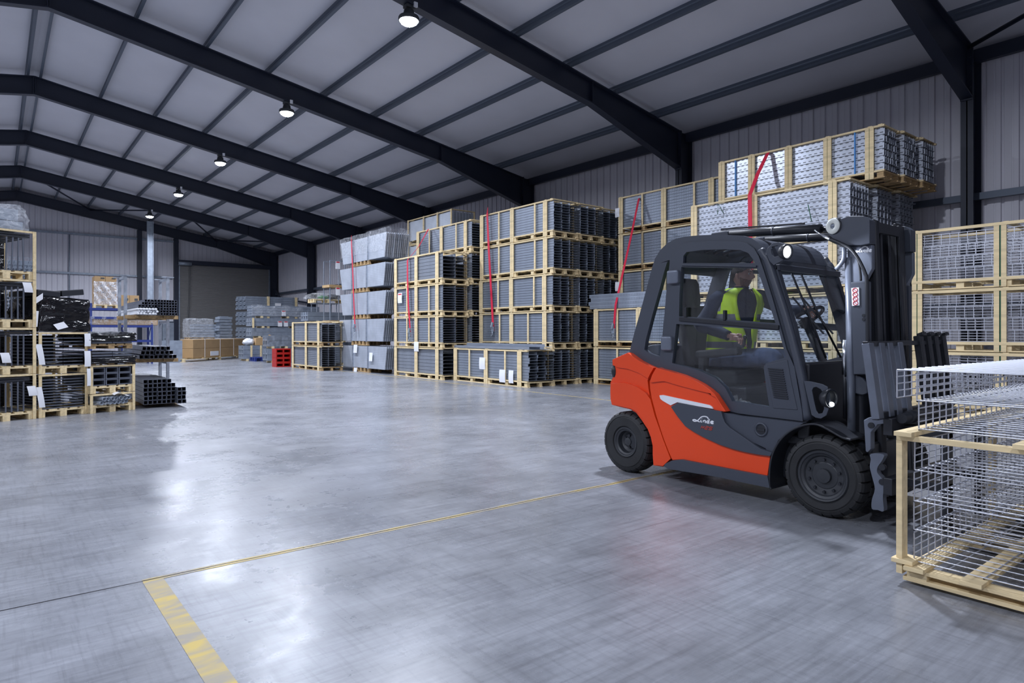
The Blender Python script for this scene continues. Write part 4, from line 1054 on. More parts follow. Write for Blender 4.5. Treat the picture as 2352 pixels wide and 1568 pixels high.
# long grey bundles in front of it, along the wall side
def long_bundle(x0, x1, y0, y1, z0, z1, label, n=3, rows=2, m='galv_dull', bearer=0.1, posts_=(), sheets=(), wrapf=False):
    t = thing('long_steel_bundle', ((x0 + x1) / 2, (y0 + y1) / 2, z0), label, 'steel bundle', 'long grey steel bundles at the back')
    for f in (0.12, 0.5, 0.85): MB().box((x0 + (x1 - x0) * f, y0 - 0.03, z0), (x0 + (x1 - x0) * f + 0.12, y1 + 0.02, z0 + bearer)).build('bearer', M['timber'], t)
    h = (z1 - z0 - bearer) / rows; w = (y1 - y0) / n
    for r in range(rows):
        for c in range(n):
            MB().loft([[Vector((x, y0 + c * w + y, z0 + bearer + r * h + z)) for y, z in ((0, 0), (w - .01, 0), (w - .01, h - .01), (w * .75, h - .01), (w * .75, h * .3), (w * .25, h * .3), (w * .25, h - .01), (0, h - .01))] for x in (x0, x1)]).build('steel_profile', M[m], t, 0)
    for f in posts_: MB().box((x0 + (x1 - x0) * f, y0 - 0.06, z0), (x0 + (x1 - x0) * f + 0.09, y0 - 0.03, z1)).build('post', M['timber'], t)
    for f, zz in sheets: MB().mat(0).box((x0 + (x1 - x0) * f, y0 - 0.05, zz - 0.28), (x0 + (x1 - x0) * f + 0.22, y0 - 0.035, zz)).mat(1).box((x0 + (x1 - x0) * f + 0.02, y0 - 0.055, zz - 0.06), (x0 + (x1 - x0) * f + 0.2, y0 - 0.05, zz - 0.01)).build('label_sheet', [M['paper'], M['red_print']], t)
    if wrapf: MB().sheet(lambda u, v: Vector((x0 - 0.05 + u * (x1 - x0) * 0.75, y0 - 0.06 + 0.02 * math.sin(u * 25) + 0.3 * max(0, v - 0.7), z0 + bearer + v * (z1 - z0 - bearer) * 1.02 + 0.02 * math.sin(u * 12))), 30, 10).build('stretch_film', M['film'], t)
    return t
EY = 35.2
def zx(px, py, Y=EY): p = at(px, py, Y=Y); return p.x, p.z
xs0 = zx(577, 760)[0]; xs1 = zx(672, 760)[0] + 0.9
long_bundle(xs0, xs1, EY, EY + 0.9, 0.0, zx(600, 776)[1], 'long grey steel bundle right of the blue pallet, lowest of three', 3, 2)
long_bundle(xs0, xs1, EY, EY + 0.9, zx(600, 776)[1] + 0.002, zx(600, 753)[1], 'long grey steel bundle right of the blue pallet, middle of three', 3, 2)
long_bundle(xs0, xs1 + 1.5, EY, EY + 0.9, zx(600, 753)[1] + 0.002, zx(600, 730)[1], 'long grey steel bundle with two white labels, under the wrapped load', 3, 2, posts_=(0.01, 0.62), sheets=((0.3, zx(600, 737)[1]), (0.37, zx(600, 737)[1])))
long_bundle(xs0 + 0.05, xs1 + 0.6, EY, EY + 0.9, zx(600, 730)[1] + 0.002, zx(600, 701)[1], 'film-wrapped grey load topmost on the long bundles at the back', 4, 4, wrapf=True, sheets=((0.42, zx(600, 712)[1]),))
FY = 31.3
fx0, fx1 = at(614, 800, Y=FY).x, at(676, 800, Y=FY).x + 0.4
long_bundle(fx0, fx1, FY, FY + 0.7, 0.0, at(640, 800, Y=FY).z, 'long pale grey bundle behind the red bins, lower of two', 2, 2)
long_bundle(fx0, fx1, FY, FY + 0.7, at(640, 800, Y=FY).z + 0.002, at(640, 770, Y=FY).z, 'long pale grey bundle behind the red bins, upper of two', 2, 2, m='galv')
gx0, gx1 = at(559, 815, Y=34.2).x, at(612, 815, Y=34.2).x
long_bundle(gx0, gx1 - 0.02, 34.2, 35.05, 0.0, 0.78, 'low grey bundle with timber posts behind the blue pallet', 3, 3, posts_=(0.3, 0.72))
pb = at(577, 829, Z=0)
t = thing('plastic_pallet', (pb.x, pb.y - 0.55, 0), 'small blue pallet on the floor left of the grey bundles', 'pallet')
lb(euro(0.75, 0.8, 0.2), 'boards', M['blue_steel'], t)
cb = at(585, 790, Y=34.5)
t = thing('open_carton', (cb.x, 34.62, 0.785), 'open brown carton on the low grey bundle', 'carton')
lb(MB().poly([[(0, 0), (0.55, 0), (0.6, 0.42), (0.02, 0.36)]], 0, 0.5, lambda x, z, dd: Vector((x, dd - 0.3, z))), 'box', M['card'], t); lb(MB().bar((0.6, -0.3, 0.42), (0.8, -0.45, 0.3), 0.01, 0.3), 'flap', M['card'], t)
sb = at(567, 798, Y=34.5)
bag = MB().ball((0, 0, 0), 0.3, 22, 14, (1.0, 0.8, 0.6)); r_ = random.Random(3)
bag.v = [tuple(Vector(q_) * (1 + r_.uniform(-0.2, 0.12)) + Vector((sb.x + 0.12, 34.6, 0.955))) for q_ in bag.v]
bag = bag.build('white_bag', M['paper']); tag(bag, 'white crumpled bag on the low grey bundle beside the open carton', 'bag')
# red stacking bins
ra, rb_ = at(634, 843, Z=0), at(660, 843, Z=0); W = 0.62
for k in range(4):
    t = thing('stacking_bin', (ra.x, ra.y, 0.19 * k), 'red plastic bin with two openings beside the low crates, %s of four' % ['lowest', 'second up', 'third up', 'topmost'][k], 'bin', 'red stacked bins')
    mb = MB().poly([[(0, 0), (W, 0), (W, 0.186), (0, 0.186)], [(0.04, 0.035), (W / 2 - 0.025, 0.035), (W / 2 - 0.025, 0.14), (0.04, 0.14)], [(W / 2 + 0.025, 0.035), (W - 0.04, 0.035), (W - 0.04, 0.14), (W / 2 + 0.025, 0.14)]], 0, 0.5, lambda x, z, dd: Vector((x, dd, z)))
    lb(mb, 'bin_body', M['red_plastic'], t); lb(MB().box((0.01, 0.5, 0.0), (W - 0.01, 0.52, 0.18)), 'back_wall', M['red_plastic'], t)
# stillage with a small pallet on top, between the far bundles and the panel bundles
HY_ = 27.2
hx0, hx1 = at(722, 690, Y=HY_).x, at(790, 690, Y=HY_).x; hz = at(740, 695, Y=HY_).z
for k, (py0, py1, xo, lab) in enumerate(((765, 742, 0.0, 'lower'), (742, 716, 0.15, 'upper'))):
    long_bundle(10.45, 13.6, HY_, HY_ + 0.8, max(0, at(740, 786, Y=HY_).z) if k == 0 else at(740, 742, Y=HY_).z, at(740, 742 if k == 0 else 716, Y=HY_).z, 'long grey tube bundle above the low crates, %s of two' % lab, 3, 2, m='galv' if k == 0 else 'galv_dull')
long_bundle(10.45, 13.6, HY_, HY_ + 0.8, 0, at(740, 786, Y=HY_).z - 0.002, 'long grey tube bundle on the floor behind the low crates', 3, 3)
z0 = at(740, 716, Y=HY_).z + 0.002
t = thing('steel_stillage', ((hx0 + hx1) / 2, HY_ + 0.4, z0), 'thin legged zinc stillage standing on the long tubes', 'stillage')
for x in (hx0 + 0.15, hx1 - 0.3):
    for y in (HY_ + 0.1, HY_ + 0.7): MB().bar((x, y, z0), (x, y, hz), 0.04).build('leg', M['galv'], t)
MB().box((hx0 + 0.1, HY_ + 0.06, hz - 0.04), (hx1 - 0.2, HY_ + 0.74, hz)).build('deck', M['galv'], t)
t = thing('pallet', ((hx0 + hx1) / 2, HY_ + 0.4, hz), 'small pale pallet on the zinc stillage above the low crates', 'pallet')
lb(euro(hx1 - hx0, 0.7, 0.16), 'boards', M['timber'], t).location = (-(hx1 - hx0) / 2, -0.35, 0.002)
t = thing('wrapped_scrap', ((hx0 + hx1) / 2, HY_ + 0.4, hz + 0.164), 'film-wrapped green and dark bundle on the small pale pallet', 'wrapped load')
W = hx1 - hx0
lb(MB().ball((-0.1, 0, 0.08), 0.2, 12, 8, (1.4, 1.1, 0.45)), 'green_bag', mat('green sheet', (0.03, 0.16, 0.05), 0.5), t)
lb(MB().ball((0.35, 0, 0.12), 0.28, 12, 8, (1.1, 1.0, 0.45)), 'black_bag', M['black_film'], t)
lb(wrapped(W * 1.2, 0.72, 0.24, 41, 0.2), 'stretch_film', M['film'], t).location = (-W * 0.65, -0.36, 0)
# small sheet cradle beside the panel bundles
cz = at(770, 654, Y=24.4).z; cx0 = at(758, 640, Y=24.4).x
t = thing('sheet_cradle', (cx0 + 0.35, 24.4, 0), 'narrow zinc cradle with hanging labels left of the panel bundles', 'cradle')
zt = at(762, 598, Y=24.4).z
for x in (cx0, cx0 + 0.62):
    for y in (24.4, 25.0): MB().bar((x, y, 1.86), (x, y, zt), 0.03).build('post', M['galv_dull'], t)
MB().bar((cx0, 24.4, zt), (cx0 + 0.62, 24.4, zt), 0.03).bar((cx0, 25.0, zt), (cx0 + 0.62, 25.0, zt), 0.03).build('rail', M['galv_dull'], t)
for z in (cz, 1.9): MB().box((cx0 - 0.05, 24.35, z - 0.1), (cx0 + 0.67, 25.05, z)).build('deck', M['timber_old'], t)
for z in (zt - 0.02, zt - 1.05): MB().box((cx0 + 0.22, 24.36, z - 0.3), (cx0 + 0.4, 24.38, z)).mat(1).box((cx0 + 0.24, 24.355, z - 0.06), (cx0 + 0.38, 24.36, z - 0.01)).build('label_sheet', [M['paper'], M['red_print']], t)
# small pipe bracket on the wall rail beside the far column
# ================================================================== THE FORKLIFT (its side plane runs along the hall; traced points are set at their own depth)
XN = 4.92
M['orange'] = mat('red orange truck paint', (0.80, 0.062, 0.008), 0.34, 0, 0.05, 1.2, spec=0.4, coat=0.22, bump=0.05, bscale=160)
M['truck_grey'] = mat('dark grey truck paint', (0.050, 0.058, 0.078), 0.42, 0, 0.05, 2)
M['truck_dark'] = mat('black truck steel', (0.016, 0.018, 0.024), 0.4)
M['tyre'] = mat('black rubber', (0.016, 0.017, 0.019), 0.6, 0, 0.25, 8)
M['rim'] = mat('grey black rim', (0.028, 0.031, 0.037), 0.45)
M['mast_steel'] = mat('mast steel', (0.16, 0.18, 0.225), 0.36, 0.4, 0.15, 5)
M['glass'] = glass('cab glass', (0.93, 0.95, 0.96))
M['glass_dark'] = glass('tinted roof glass', (0.72, 0.76, 0.8))
M['seat'] = mat('black seat cloth', (0.02, 0.021, 0.024), 0.75)
M['orange_print'] = mat('red lettering', (0.5, 0.05, 0.03), 0.5)
M['headlamp'] = emit('lit headlamp', (0.9, 0.95, 1.0), 9)
M['chrome'] = mat('polished rod', (0.75, 0.77, 0.8), 0.18, 1.0)

c1 = lambda x, y: (1380 + x / 4.48, 780 + y / 4.48)
c2 = lambda x, y: (1700 + x / 3.7325, 800 + y / 3.7325)
c3 = lambda x, y: (1430 + x / 4.9, 520 + y / 4.9)
c4 = lambda x, y: (1700 + x / 4.126, 480 + y / 4.126)
def tr(px, v):                                   # pixel -> (along, height) on the plane at depth v behind the near side
    p = at(px[0], px[1], X=XN + v); return (p.y, p.z)
def tv(px, v): return at(px[0], px[1], X=XN + v)
def trl(conv, pts, v): return [tr(conv(*p), v) for p in pts]
def spline(pts, n=4, closed=False):
    out = []; m = len(pts)
    for i in range(m if closed else m - 1):
        g = lambda k: Vector(pts[k % m] if closed else pts[max(0, min(m - 1, k))])
        a, b, c, d = g(i - 1), g(i), g(i + 1), g(i + 2)
        for j in range(n):
            t = j / n
            out.append(tuple(0.5 * ((2 * b) + (c - a) * t + (2 * a - 5 * b + 4 * c - d) * t * t + (3 * b - a - 3 * c + d) * t ** 3)))
    if not closed: out.append(tuple(pts[-1]))
    return out
def plate(loops, v0, v1): return MB().poly(loops, v0, v1, lambda y, z, dd: Vector((XN + dd, y, z)))

FK = thing('forklift_truck', (5.55, 3.4, 0), 'red-orange and dark grey forklift with closed cab carrying wire trays', 'forklift')
W_ = 1.26
mv = lambda v: W_ - v                            # mirrored depth for the far side

# ---- counterweight
cw = trl(c1, [(125, 205), (205, 168), (288, 132), (400, 215), (480, 255), (552, 284), (515, 350), (488, 420), (500, 520), (515, 600), (560, 780), (600, 900), (640, 1020), (722, 1228), (640, 1305), (548, 1290), (540, 1180), (540, 1090), (520, 1000), (490, 920), (430, 830), (370, 750), (310, 715), (200, 690), (120, 668), (106, 610), (104, 520), (106, 440), (130, 390), (162, 315), (150, 285), (128, 262)], 0.06)
mb = plate([cw], 0.05, W_ - 0.05)
low = trl(c1, [(107, 450), (180, 440), (270, 448), (380, 490), (460, 545), (508, 610), (556, 785), (600, 905), (640, 1022), (718, 1225), (640, 1298), (552, 1285), (546, 1180), (546, 1090), (526, 1000), (496, 912), (436, 822), (372, 742), (310, 708), (200, 684), (122, 664), (108, 610), (106, 520)], 0.02)
up = trl(c1, [(127, 207), (205, 171), (287, 138), (400, 220), (480, 260), (545, 288), (510, 350), (485, 400), (400, 345), (280, 300), (170, 285), (130, 262)], 0.035)
for v0, v1 in ((0.018, 0.10), (W_ - 0.10, W_ - 0.018)):
    mb.poly([low], v0, v1, lambda y, z, dd: Vector((XN + dd, y, z)))
for v0, v1 in ((0.032, 0.10), (W_ - 0.10, W_ - 0.032)):
    mb.poly([up], v0, v1, lambda y, z, dd: Vector((XN + dd, y, z)))
mb.build('counterweight', M['orange'], FK, 0.022, 3)
p = tv(c1(140, 325), 0.06)
MB().ball(p + Vector((0.02, 0.0, 0)), 0.07, 12, 8, (0.8, 0.5, 1.1)).build('tail_lamp', M['truck_dark'], FK)

hd = trl(c1, [(310, 150), (440, 78), (520, 52), (610, 46), (680, 60), (700, 310), (560, 296), (400, 225)], 0.16)
plate([hd], 0.16, W_ - 0.16).build('engine_hood', M['truck_grey'], FK, 0.03, 3)
# ---- orange side panels, raised shoulder, white stripe
pan = trl(c1, [(572, 287), (700, 318), (850, 363), (960, 410), (1050, 458), (1120, 508), (1180, 560), (1240, 650), (1297, 738), (1255, 745), (1262, 830), (1330, 950), (1480, 1060), (1640, 1150), (1745, 1195), (1715, 1400), (1500, 1362), (1200, 1302), (830, 1230), (738, 1236), (700, 1150), (650, 1020), (610, 900), (572, 780), (525, 600), (508, 500), (505, 430), (530, 360)], 0.025)
sh = trl(c1, [(575, 291), (700, 322), (850, 367), (960, 414), (1050, 463), (1118, 512), (1176, 564), (1232, 652), (1288, 738), (1245, 732), (1225, 660), (1185, 595), (1090, 545), (950, 510), (800, 470), (650, 425), (512, 440), (536, 362)], 0.005)
for v0, v1, w0, w1 in ((0.022, 0.16, 0.002, 0.06), (W_ - 0.16, W_ - 0.022, W_ - 0.06, W_ - 0.002)):
    mb = plate([pan], v0, v1).poly([sh], w0, w1, lambda y, z, dd: Vector((XN + dd, y, z)))
    mb.build('side_panel', M['orange'], FK, 0.012, 3)
st = trl(c1, [(605, 572), (640, 568), (900, 625), (1120, 672), (1145, 690), (1156, 710), (1000, 684), (790, 642), (720, 674), (640, 628), (615, 608)], 0.012)
plate([st], 0.008, 0.03).build('white_stripe', M['white'], FK)
dk = trl(c1, [(795, 646), (1000, 690), (1242, 738), (1258, 800), (1275, 850), (1330, 905), (1480, 1008), (1580, 1080), (1650, 1122), (1764, 1160), (1745, 1198), (1620, 1182), (1480, 1155), (1360, 1125), (1230, 1082), (1050, 1000), (960, 950), (870, 890), (830, 840), (790, 790), (722, 690)], 0.0)
plate([dk], -0.004, 0.05).build('dark_side_panel', M['truck_grey'], FK, 0.012, 3)
fr_ = trl(lambda x, y: (x, y), [c1(1268, 748), c2(0, 578), c2(200, 600), c2(548, 640), c2(430, 700), c2(330, 785), c2(285, 870), c2(262, 925), c1(1700, 1118), c1(1560, 1050), c1(1420, 955), c1(1310, 875), c1(1282, 830)], 0.03)
plate([fr_], 0.026, 0.16).build('lower_body', M['truck_grey'], FK, 0.012, 3)
plate([[(2 * 0 + y, z) for y, z in fr_]], W_ - 0.16, W_ - 0.026).build('lower_body', M['truck_grey'], FK, 0.012, 3)
fc = tv(c2(178, 695), 0.02)
MB().lathe([(0.058, 0.02), (0.058, -0.004), (0.046, -0.008), (0.042, 0.0), (0.04, 0.006), (0.0, 0.006)], fc, (1, 0, 0), 28).build('filler_ring', M['truck_grey'], FK)
MB().lathe([(0.04, 0.004), (0.0, 0.004)], fc, (1, 0, 0), 24).box(fc + Vector((-0.004, -0.034, -0.012)), fc + Vector((0.01, 0.034, 0.006))).build('filler_cap', M['truck_dark'], FK)
# ---- chassis, sill steps
sill = trl(c1, [(648, 1302), (662, 1276), (735, 1242), (830, 1232), (960, 1258), (1300, 1325), (1715, 1404), (1738, 1525), (1560, 1490), (1200, 1412), (900, 1362), (700, 1330)], -0.01)
for a, b in ((-0.012, 0.2), (W_ - 0.2, W_ + 0.012)): plate([sill], a, b).build('step_sill', M['truck_grey'], FK, 0.028, 4)
MB().box((XN + 0.2, 2.15, 0.2), (XN + W_ - 0.2, 4.5, 0.58)).box((XN + 0.3, 3.25, 0.58), (XN + W_ - 0.3, 4.45, 0.92)).box((XN + 0.14, 2.55, 0.5), (XN + W_ - 0.14, 3.3, 0.58)).box((XN + 0.1, 3.9, 0.58), (XN + W_ - 0.1, 4.4, 1.02)).build('chassis', M['truck_dark'], FK, 0.02)
MB().cyl((XN + 0.1, 2.41, 0.31), (XN + W_ - 0.1, 2.41, 0.31), 0.09, 12).build('front_axle', M['truck_dark'], FK)
MB().cyl((XN + 0.1, 4.36, 0.31), (XN + W_ - 0.1, 4.36, 0.31), 0.07, 12).build('rear_axle', M['truck_dark'], FK)

# ---- wheels
def wheel(name, y, R, vin, width, side, rimR, deep):
    sg = 1 if side == 0 else -1
    o = Vector((XN + vin if side == 0 else XN + W_ - vin, y, R))
    n = 216; lug = 9
    prof = [(rimR + 0.012, 0.018), (rimR + 0.02, 0.004), (R * 0.80, 0.0), (R * 0.83, 0.006), (R * 0.845, 0.0), (R * 0.93, 0.008), (R * 0.975, 0.024), (R, 0.05), (R, width * 0.46), (R * 0.965, width * 0.47), (R * 0.965, width * 0.53), (R, width * 0.54), (R, width - 0.05), (R * 0.975, width - 0.02), (R * 0.8, width), (rimR, width)]
    def rm(i, k, r):
        if 6 <= i <= 8: return r - (0.02 if k % lug == 0 else 0)
        if i in (11, 12, 13): return r - (0.02 if (k + 4) % lug == 0 else 0)
        if i == 5: return r - (0.007 if k % lug == 0 else 0)
        return r
    ty = MB().lathe(prof, o, (sg, 0, 0), n, False, rm).build('tyre', M['tyre'], FK)
    d = deep
    rp = [(rimR + 0.014, 0.02), (rimR + 0.004, 0.008), (rimR - 0.008, 0.012), (rimR - 0.014, 0.02), (rimR - 0.03, 0.03), (rimR - 0.04, d * 0.8), (rimR * 0.55, d), (rimR * 0.52, d * 0.94), (rimR * 0.30, d * 0.9), (rimR * 0.28, d * 0.5), (rimR * 0.12, d * 0.45), (0.0, d * 0.45)]
    ri = MB().lathe(rp, o, (sg, 0, 0), 64, False).build('rim', M['rim'], FK)
    nb = 10 if deep < 0.08 else 6
    for k in range(nb):
        a = 2 * PI * (k + 0.5) / nb; rr = rimR * (0.66 if deep < 0.08 else 0.42)
        c = o + Vector((sg * d * 0.95, rr * math.cos(a), rr * math.sin(a)))
        MB().cyl(c, c - Vector((sg * 0.022, 0, 0)), 0.0115, 6, smooth=False).build('wheel_nut', M['truck_dark'], ri)
wf = tr(c2(697, 1113), 0.0); wr = tr(c1(240, 1078), 0.04)
wheel('front', wf[0], 0.312, 0.0, 0.25, 0, 0.185, 0.055); wheel('front', wf[0], 0.312, 0.0, 0.25, 1, 0.185, 0.055)
wheel('rear', wr[0], 0.305, 0.045, 0.22, 0, 0.142, 0.095); wheel('rear', wr[0], 0.305, 0.045, 0.22, 1, 0.142, 0.095)
# ---- front mudguards
fp = spline(trl(c2, [(262, 1212), (245, 1180), (243, 1080), (255, 960), (292, 850), (350, 765), (430, 696), (540, 650), (640, 640), (720, 668), (800, 712), (880, 756), (950, 776)], 0.0), 3)
for v0, v1 in ((-0.005, 0.3), (W_ - 0.3, W_ + 0.005)):
    rings = []
    for i, (y, z) in enumerate(fp):
        a = Vector((y, z)); nx = Vector(fp[min(i + 1, len(fp) - 1)]) - Vector(fp[max(i - 1, 0)]); nx.normalize(); nrm = Vector((-nx.y, nx.x)) * 0.016
        rings.append([Vector((XN + v0, y, z)), Vector((XN + v1, y, z)), Vector((XN + v1, y + nrm.x, z + nrm.y)), Vector((XN + v0, y + nrm.x, z + nrm.y))])
    MB().loft(rings).build('mudguard', M['truck_dark'], FK, 0.006)

# ---- cab: near and far frames with their windows
VC = 0.10
quarter = trl(c3, [(245, 1385), (262, 1270), (330, 1010), (420, 690), (470, 500), (500, 405), (518, 380), (530, 376), (528, 420), (495, 700), (460, 1100), (432, 1380), (418, 1460), (380, 1455), (300, 1425)], VC)
outer = trl(lambda x, y: (x, y), [c3(80, 1412), c3(100, 1320), c3(150, 1130), c3(205, 940), c3(258, 740), c3(308, 555), c3(338, 440), c3(368, 355), c3(420, 270), c3(500, 190), c3(590, 140), c3(700, 113), c3(850, 100), c3(1000, 93), c3(1200, 95), c3(1350, 103), c3(1450, 130), c3(1525, 178), c3(1585, 265), c3(1625, 350), c4(320, 480), c4(370, 620), c4(430, 830), c4(520, 1130), c4(575, 1380), c4(612, 1568), c2(568, 300), c2(588, 430), c2(606, 605), c2(552, 645), c2(280, 605), c2(0, 562), c1(1300, 738), c1(1245, 640), c1(1180, 545), c1(1120, 492), c1(1050, 442), c1(960, 395), c1(850, 350), c1(660, 300), c1(560, 282), c1(480, 250), c1(400, 208), c1(300, 136)], VC)
dooro = trl(lambda x, y: (x, y), [c3(475, 1500), c3(490, 1250), c3(515, 1000), c3(550, 750), c3(585, 450), c3(598, 320), c3(615, 262), c3(660, 218), c3(760, 182), c3(1000, 162), c3(1300, 166), c3(1415, 190), c3(1495, 248), c3(1545, 330), c3(1605, 500), c3(1700, 800), c3(1790, 1120), c3(1860, 1380), c2(478, 160), c2(505, 320), c2(540, 520), c2(550, 622), c2(400, 604), c2(0, 556), c1(1308, 728), c1(1258, 640), c1(1190, 540), c1(1125, 486), c1(1052, 436), c1(960, 388), c1(850, 344), c1(662, 292)], VC)
w1 = trl(c3, [(682, 412), (686, 330), (720, 288), (900, 263), (1150, 256), (1330, 266), (1415, 298), (1470, 370), (1492, 412)], VC - 0.02)
w2 = trl(c3, [(662, 456), (1512, 472), (1560, 600), (1640, 840), (1722, 1088), (1300, 1056), (900, 1028), (636, 1010), (642, 760)], VC - 0.02)
w3 = trl(lambda x, y: (x, y), [c3(606, 1096), c3(1100, 1128), c3(1762, 1172), c3(1838, 1470), c2(300, 104), c2(225, 125), c2(203, 158), c2(208, 210), c2(226, 340), c2(250, 488), c1(1730, 690), c1(1550, 660), c1(1352, 632), c1(1330, 588), c1(1280, 492), c1(1180, 392), c1(1000, 310), c1(850, 270), c1(735, 240)], VC - 0.02)
def inset(poly, d):
    c = Vector((sum(p[0] for p in poly) / len(poly), sum(p[1] for p in poly) / len(poly)))
    return [tuple(Vector(p) + (c - Vector(p)).normalized() * d) for p in poly]
opening = inset(dooro, 0.035)
for a, b, s in ((VC, VC + 0.05, 0), (W_ - VC - 0.05, W_ - VC, 1)):
    plate([outer, quarter, opening], a, b).build('cab_frame', M['truck_grey'], FK, 0.014, 3)
    plate([quarter], (a + b) / 2 - 0.003, (a + b) / 2 + 0.003).build('quarter_glass', M['glass'], FK)
    v0, v1 = (VC - 0.022, VC + 0.03) if s == 0 else (W_ - VC - 0.03, W_ - VC + 0.022)
    dr = plate([dooro, w1, w2, w3], v0, v1).build('cab_door', M['truck_grey'], FK, 0.008, 2)
    vm = (v0 + v1) / 2
    for nm, w, m_ in (('top_glass', w1, 'glass_dark'), ('sliding_glass', w2, 'glass'), ('lower_glass', w3, 'glass')):
        plate([w], vm - 0.003, vm + 0.003).build(nm, M[m_], dr)
    vp = trl(c2, [(222, 138), (402, 96), (440, 300), (490, 528), (280, 512), (252, 380), (216, 165)], VC - 0.03)
    vo = v0 - 0.006 if s == 0 else v1 - 0.012
    plate([vp], vo, vo + 0.018).build('vent_panel', M['truck_grey'], dr, 0.006)
    for k in range(14):
        f = k / 13
        a_ = tr(c2(240 + 50 * f, 172 + 245 * f), VC - 0.03); b_ = tr(c2(368 + 45 * f, 184 + 248 * f), VC - 0.03)
        vv = vo - 0.004 if s == 0 else vo + 0.022
        MB().bar((XN + vv, a_[0], a_[1]), (XN + vv, b_[0], b_[1]), 0.012, 0.007).build('louver', M['truck_dark'], dr)
    for q in ((500, 485, 628, 650), (432, 1232, 552, 1395)):
        y0, z0 = tr(c3(q[0], q[3]), VC - 0.05); y1, z1 = tr(c3(q[2], q[1]), VC - 0.05)
        va, vb = (VC - 0.065, VC) if s == 0 else (W_ - VC, W_ - VC + 0.065)
        MB().box((XN + va, min(y0, y1), z0), (XN + vb, max(y0, y1), z1)).build('hinge', M['mast_steel'], dr, 0.02, 3)
    if s == 0:
        for q in ((715, 965), (1152, 1000)):
            p = tv(c3(*q), VC - 0.02); MB().box(p + Vector((-0.015, -0.012, -0.045)), p + Vector((0.02, 0.012, 0.045))).build('window_latch', M['truck_dark'], dr, 0.004)
        a_ = tv(c3(640, 1040), VC - 0.03); b_ = tv(c3(1760, 1135), VC - 0.03)
        MB().bar(a_, b_, 0.02, 0.035).build('window_rail', M['truck_dark'], dr, 0.004)
        a_ = tv(c3(668, 432), VC - 0.03); b_ = tv(c3(1508, 447), VC - 0.03)
        MB().bar(a_, b_, 0.016, 0.016).build('window_rail', M['truck_grey'], dr, 0.003)
    tp = [tr(q, VC - 0.01) for q in (c3(1560, 262), c3(1600, 330), c4(262, 480), c4(330, 690), c4(430, 1000), c4(510, 1290), c4(578, 1568), c2(560, 420), c2(582, 612))]
    vv = VC - 0.012 if s == 0 else W_ - VC + 0.012
    MB().tube([(XN + vv, y, z) for y, z in spline(tp, 3)], 0.034, 10).build('front_pillar', M['truck_grey'], FK)
# roof and cross members follow the top of the frame
top = spline(trl(lambda x, y: (x, y), [c3(338, 440), c3(368, 355), c3(420, 270), c3(500, 190), c3(590, 140), c3(700, 113), c3(850, 100), c3(1000, 93), c3(1200, 95), c3(1350, 103), c3(1450, 130), c3(1525, 178), c3(1585, 265), c3(1625, 350)], VC), 2)
def cross(i0, i1, th, name, m, drop=0.0):
    rings = []
    for y, z in top[i0:i1]: rings.append([Vector((XN + VC + 0.02, y, z - drop)), Vector((XN + W_ - VC - 0.02, y, z - drop)), Vector((XN + W_ - VC - 0.02, y, z - th - drop)), Vector((XN + VC + 0.02, y, z - th - drop))])
    return MB().loft(rings).build(name, M[m], FK)
n = len(top)
cross(0, 7, 0.05, 'rear_header', 'truck_grey', 0.004); cross(n - 8, n, 0.06, 'front_header', 'truck_grey', 0.004)
for k in range(6):
    x = XN + VC + 0.14 + k * (W_ - 2 * VC - 0.28) / 5
    MB().tube([(x, y, z - 0.035) for y, z in top[6:n - 6]], 0.022, 6).build('roof_bar', M['truck_dark'], FK)
MB().loft([[Vector((XN + VC + 0.03, y, z - 0.012)), Vector((XN + W_ - VC - 0.03, y, z - 0.012)), Vector((XN + W_ - VC - 0.03, y, z - 0.018)), Vector((XN + VC + 0.03, y, z - 0.018))] for y, z in top[6:n - 6]]).build('roof_glass', M['glass_dark'], FK)
a_, b_ = tr(c4(352, 545), VC), tr(c2(588, 430), VC)
MB().box((XN + VC, a_[0] - 0.02, a_[1] - 0.03), (XN + W_ - VC, a_[0] + 0.02, a_[1] + 0.02)).build('windscreen_bar', M['truck_grey'], FK, 0.008)
fq = [tr(q, VC) for q in (c4(300, 480), c4(370, 700), c4(440, 930), c4(510, 1200), c4(570, 1480))]
MB().loft([[Vector((XN + VC + 0.02, y - 0.012, z)), Vector((XN + W_ - VC - 0.02, y - 0.012, z)), Vector((XN + W_ - VC - 0.02, y - 0.006, z)), Vector((XN + VC + 0.02, y - 0.006, z))] for y, z in fq]).build('windscreen', M['glass'], FK)
for px_, dx in ((0.36, 0.0), (0.52, 0.1)):
    y0, z0 = fq[0]; y1, z1 = fq[-1]
    MB().tube([(XN + px_, y0 - 0.03, z0 - 0.1), (XN + px_ + 0.03, (y0 + y1) / 2 - 0.035, (z0 + z1) / 2), (XN + px_ + dx + 0.1, y1 - 0.03, z1 + 0.05)], 0.009, 6).bar((XN + px_ + 0.02, y0 - 0.028, z0 - 0.3), (XN + px_ + 0.06, y1 - 0.03, z1 + 0.25), 0.018, 0.012).build('wiper', M['truck_dark'], FK)
# scuttle in front of the screen, dash
y1, z1 = fq[-1]
MB().box((XN + VC + 0.03, y1 - 0.06, 0.55), (XN + W_ - VC - 0.03, y1 + 0.05, z1 + 0.02)).build('scuttle', M['truck_dark'], FK, 0.02)
# far grab handle of the screen
hp = [tv(c4(*q), W_ - VC - 0.05) for q in ((870, 600), (800, 640), (830, 760), (900, 940), (985, 985))]
MB().tube(hp, 0.014, 8).build('grab_handle', M['truck_dark'], FK)

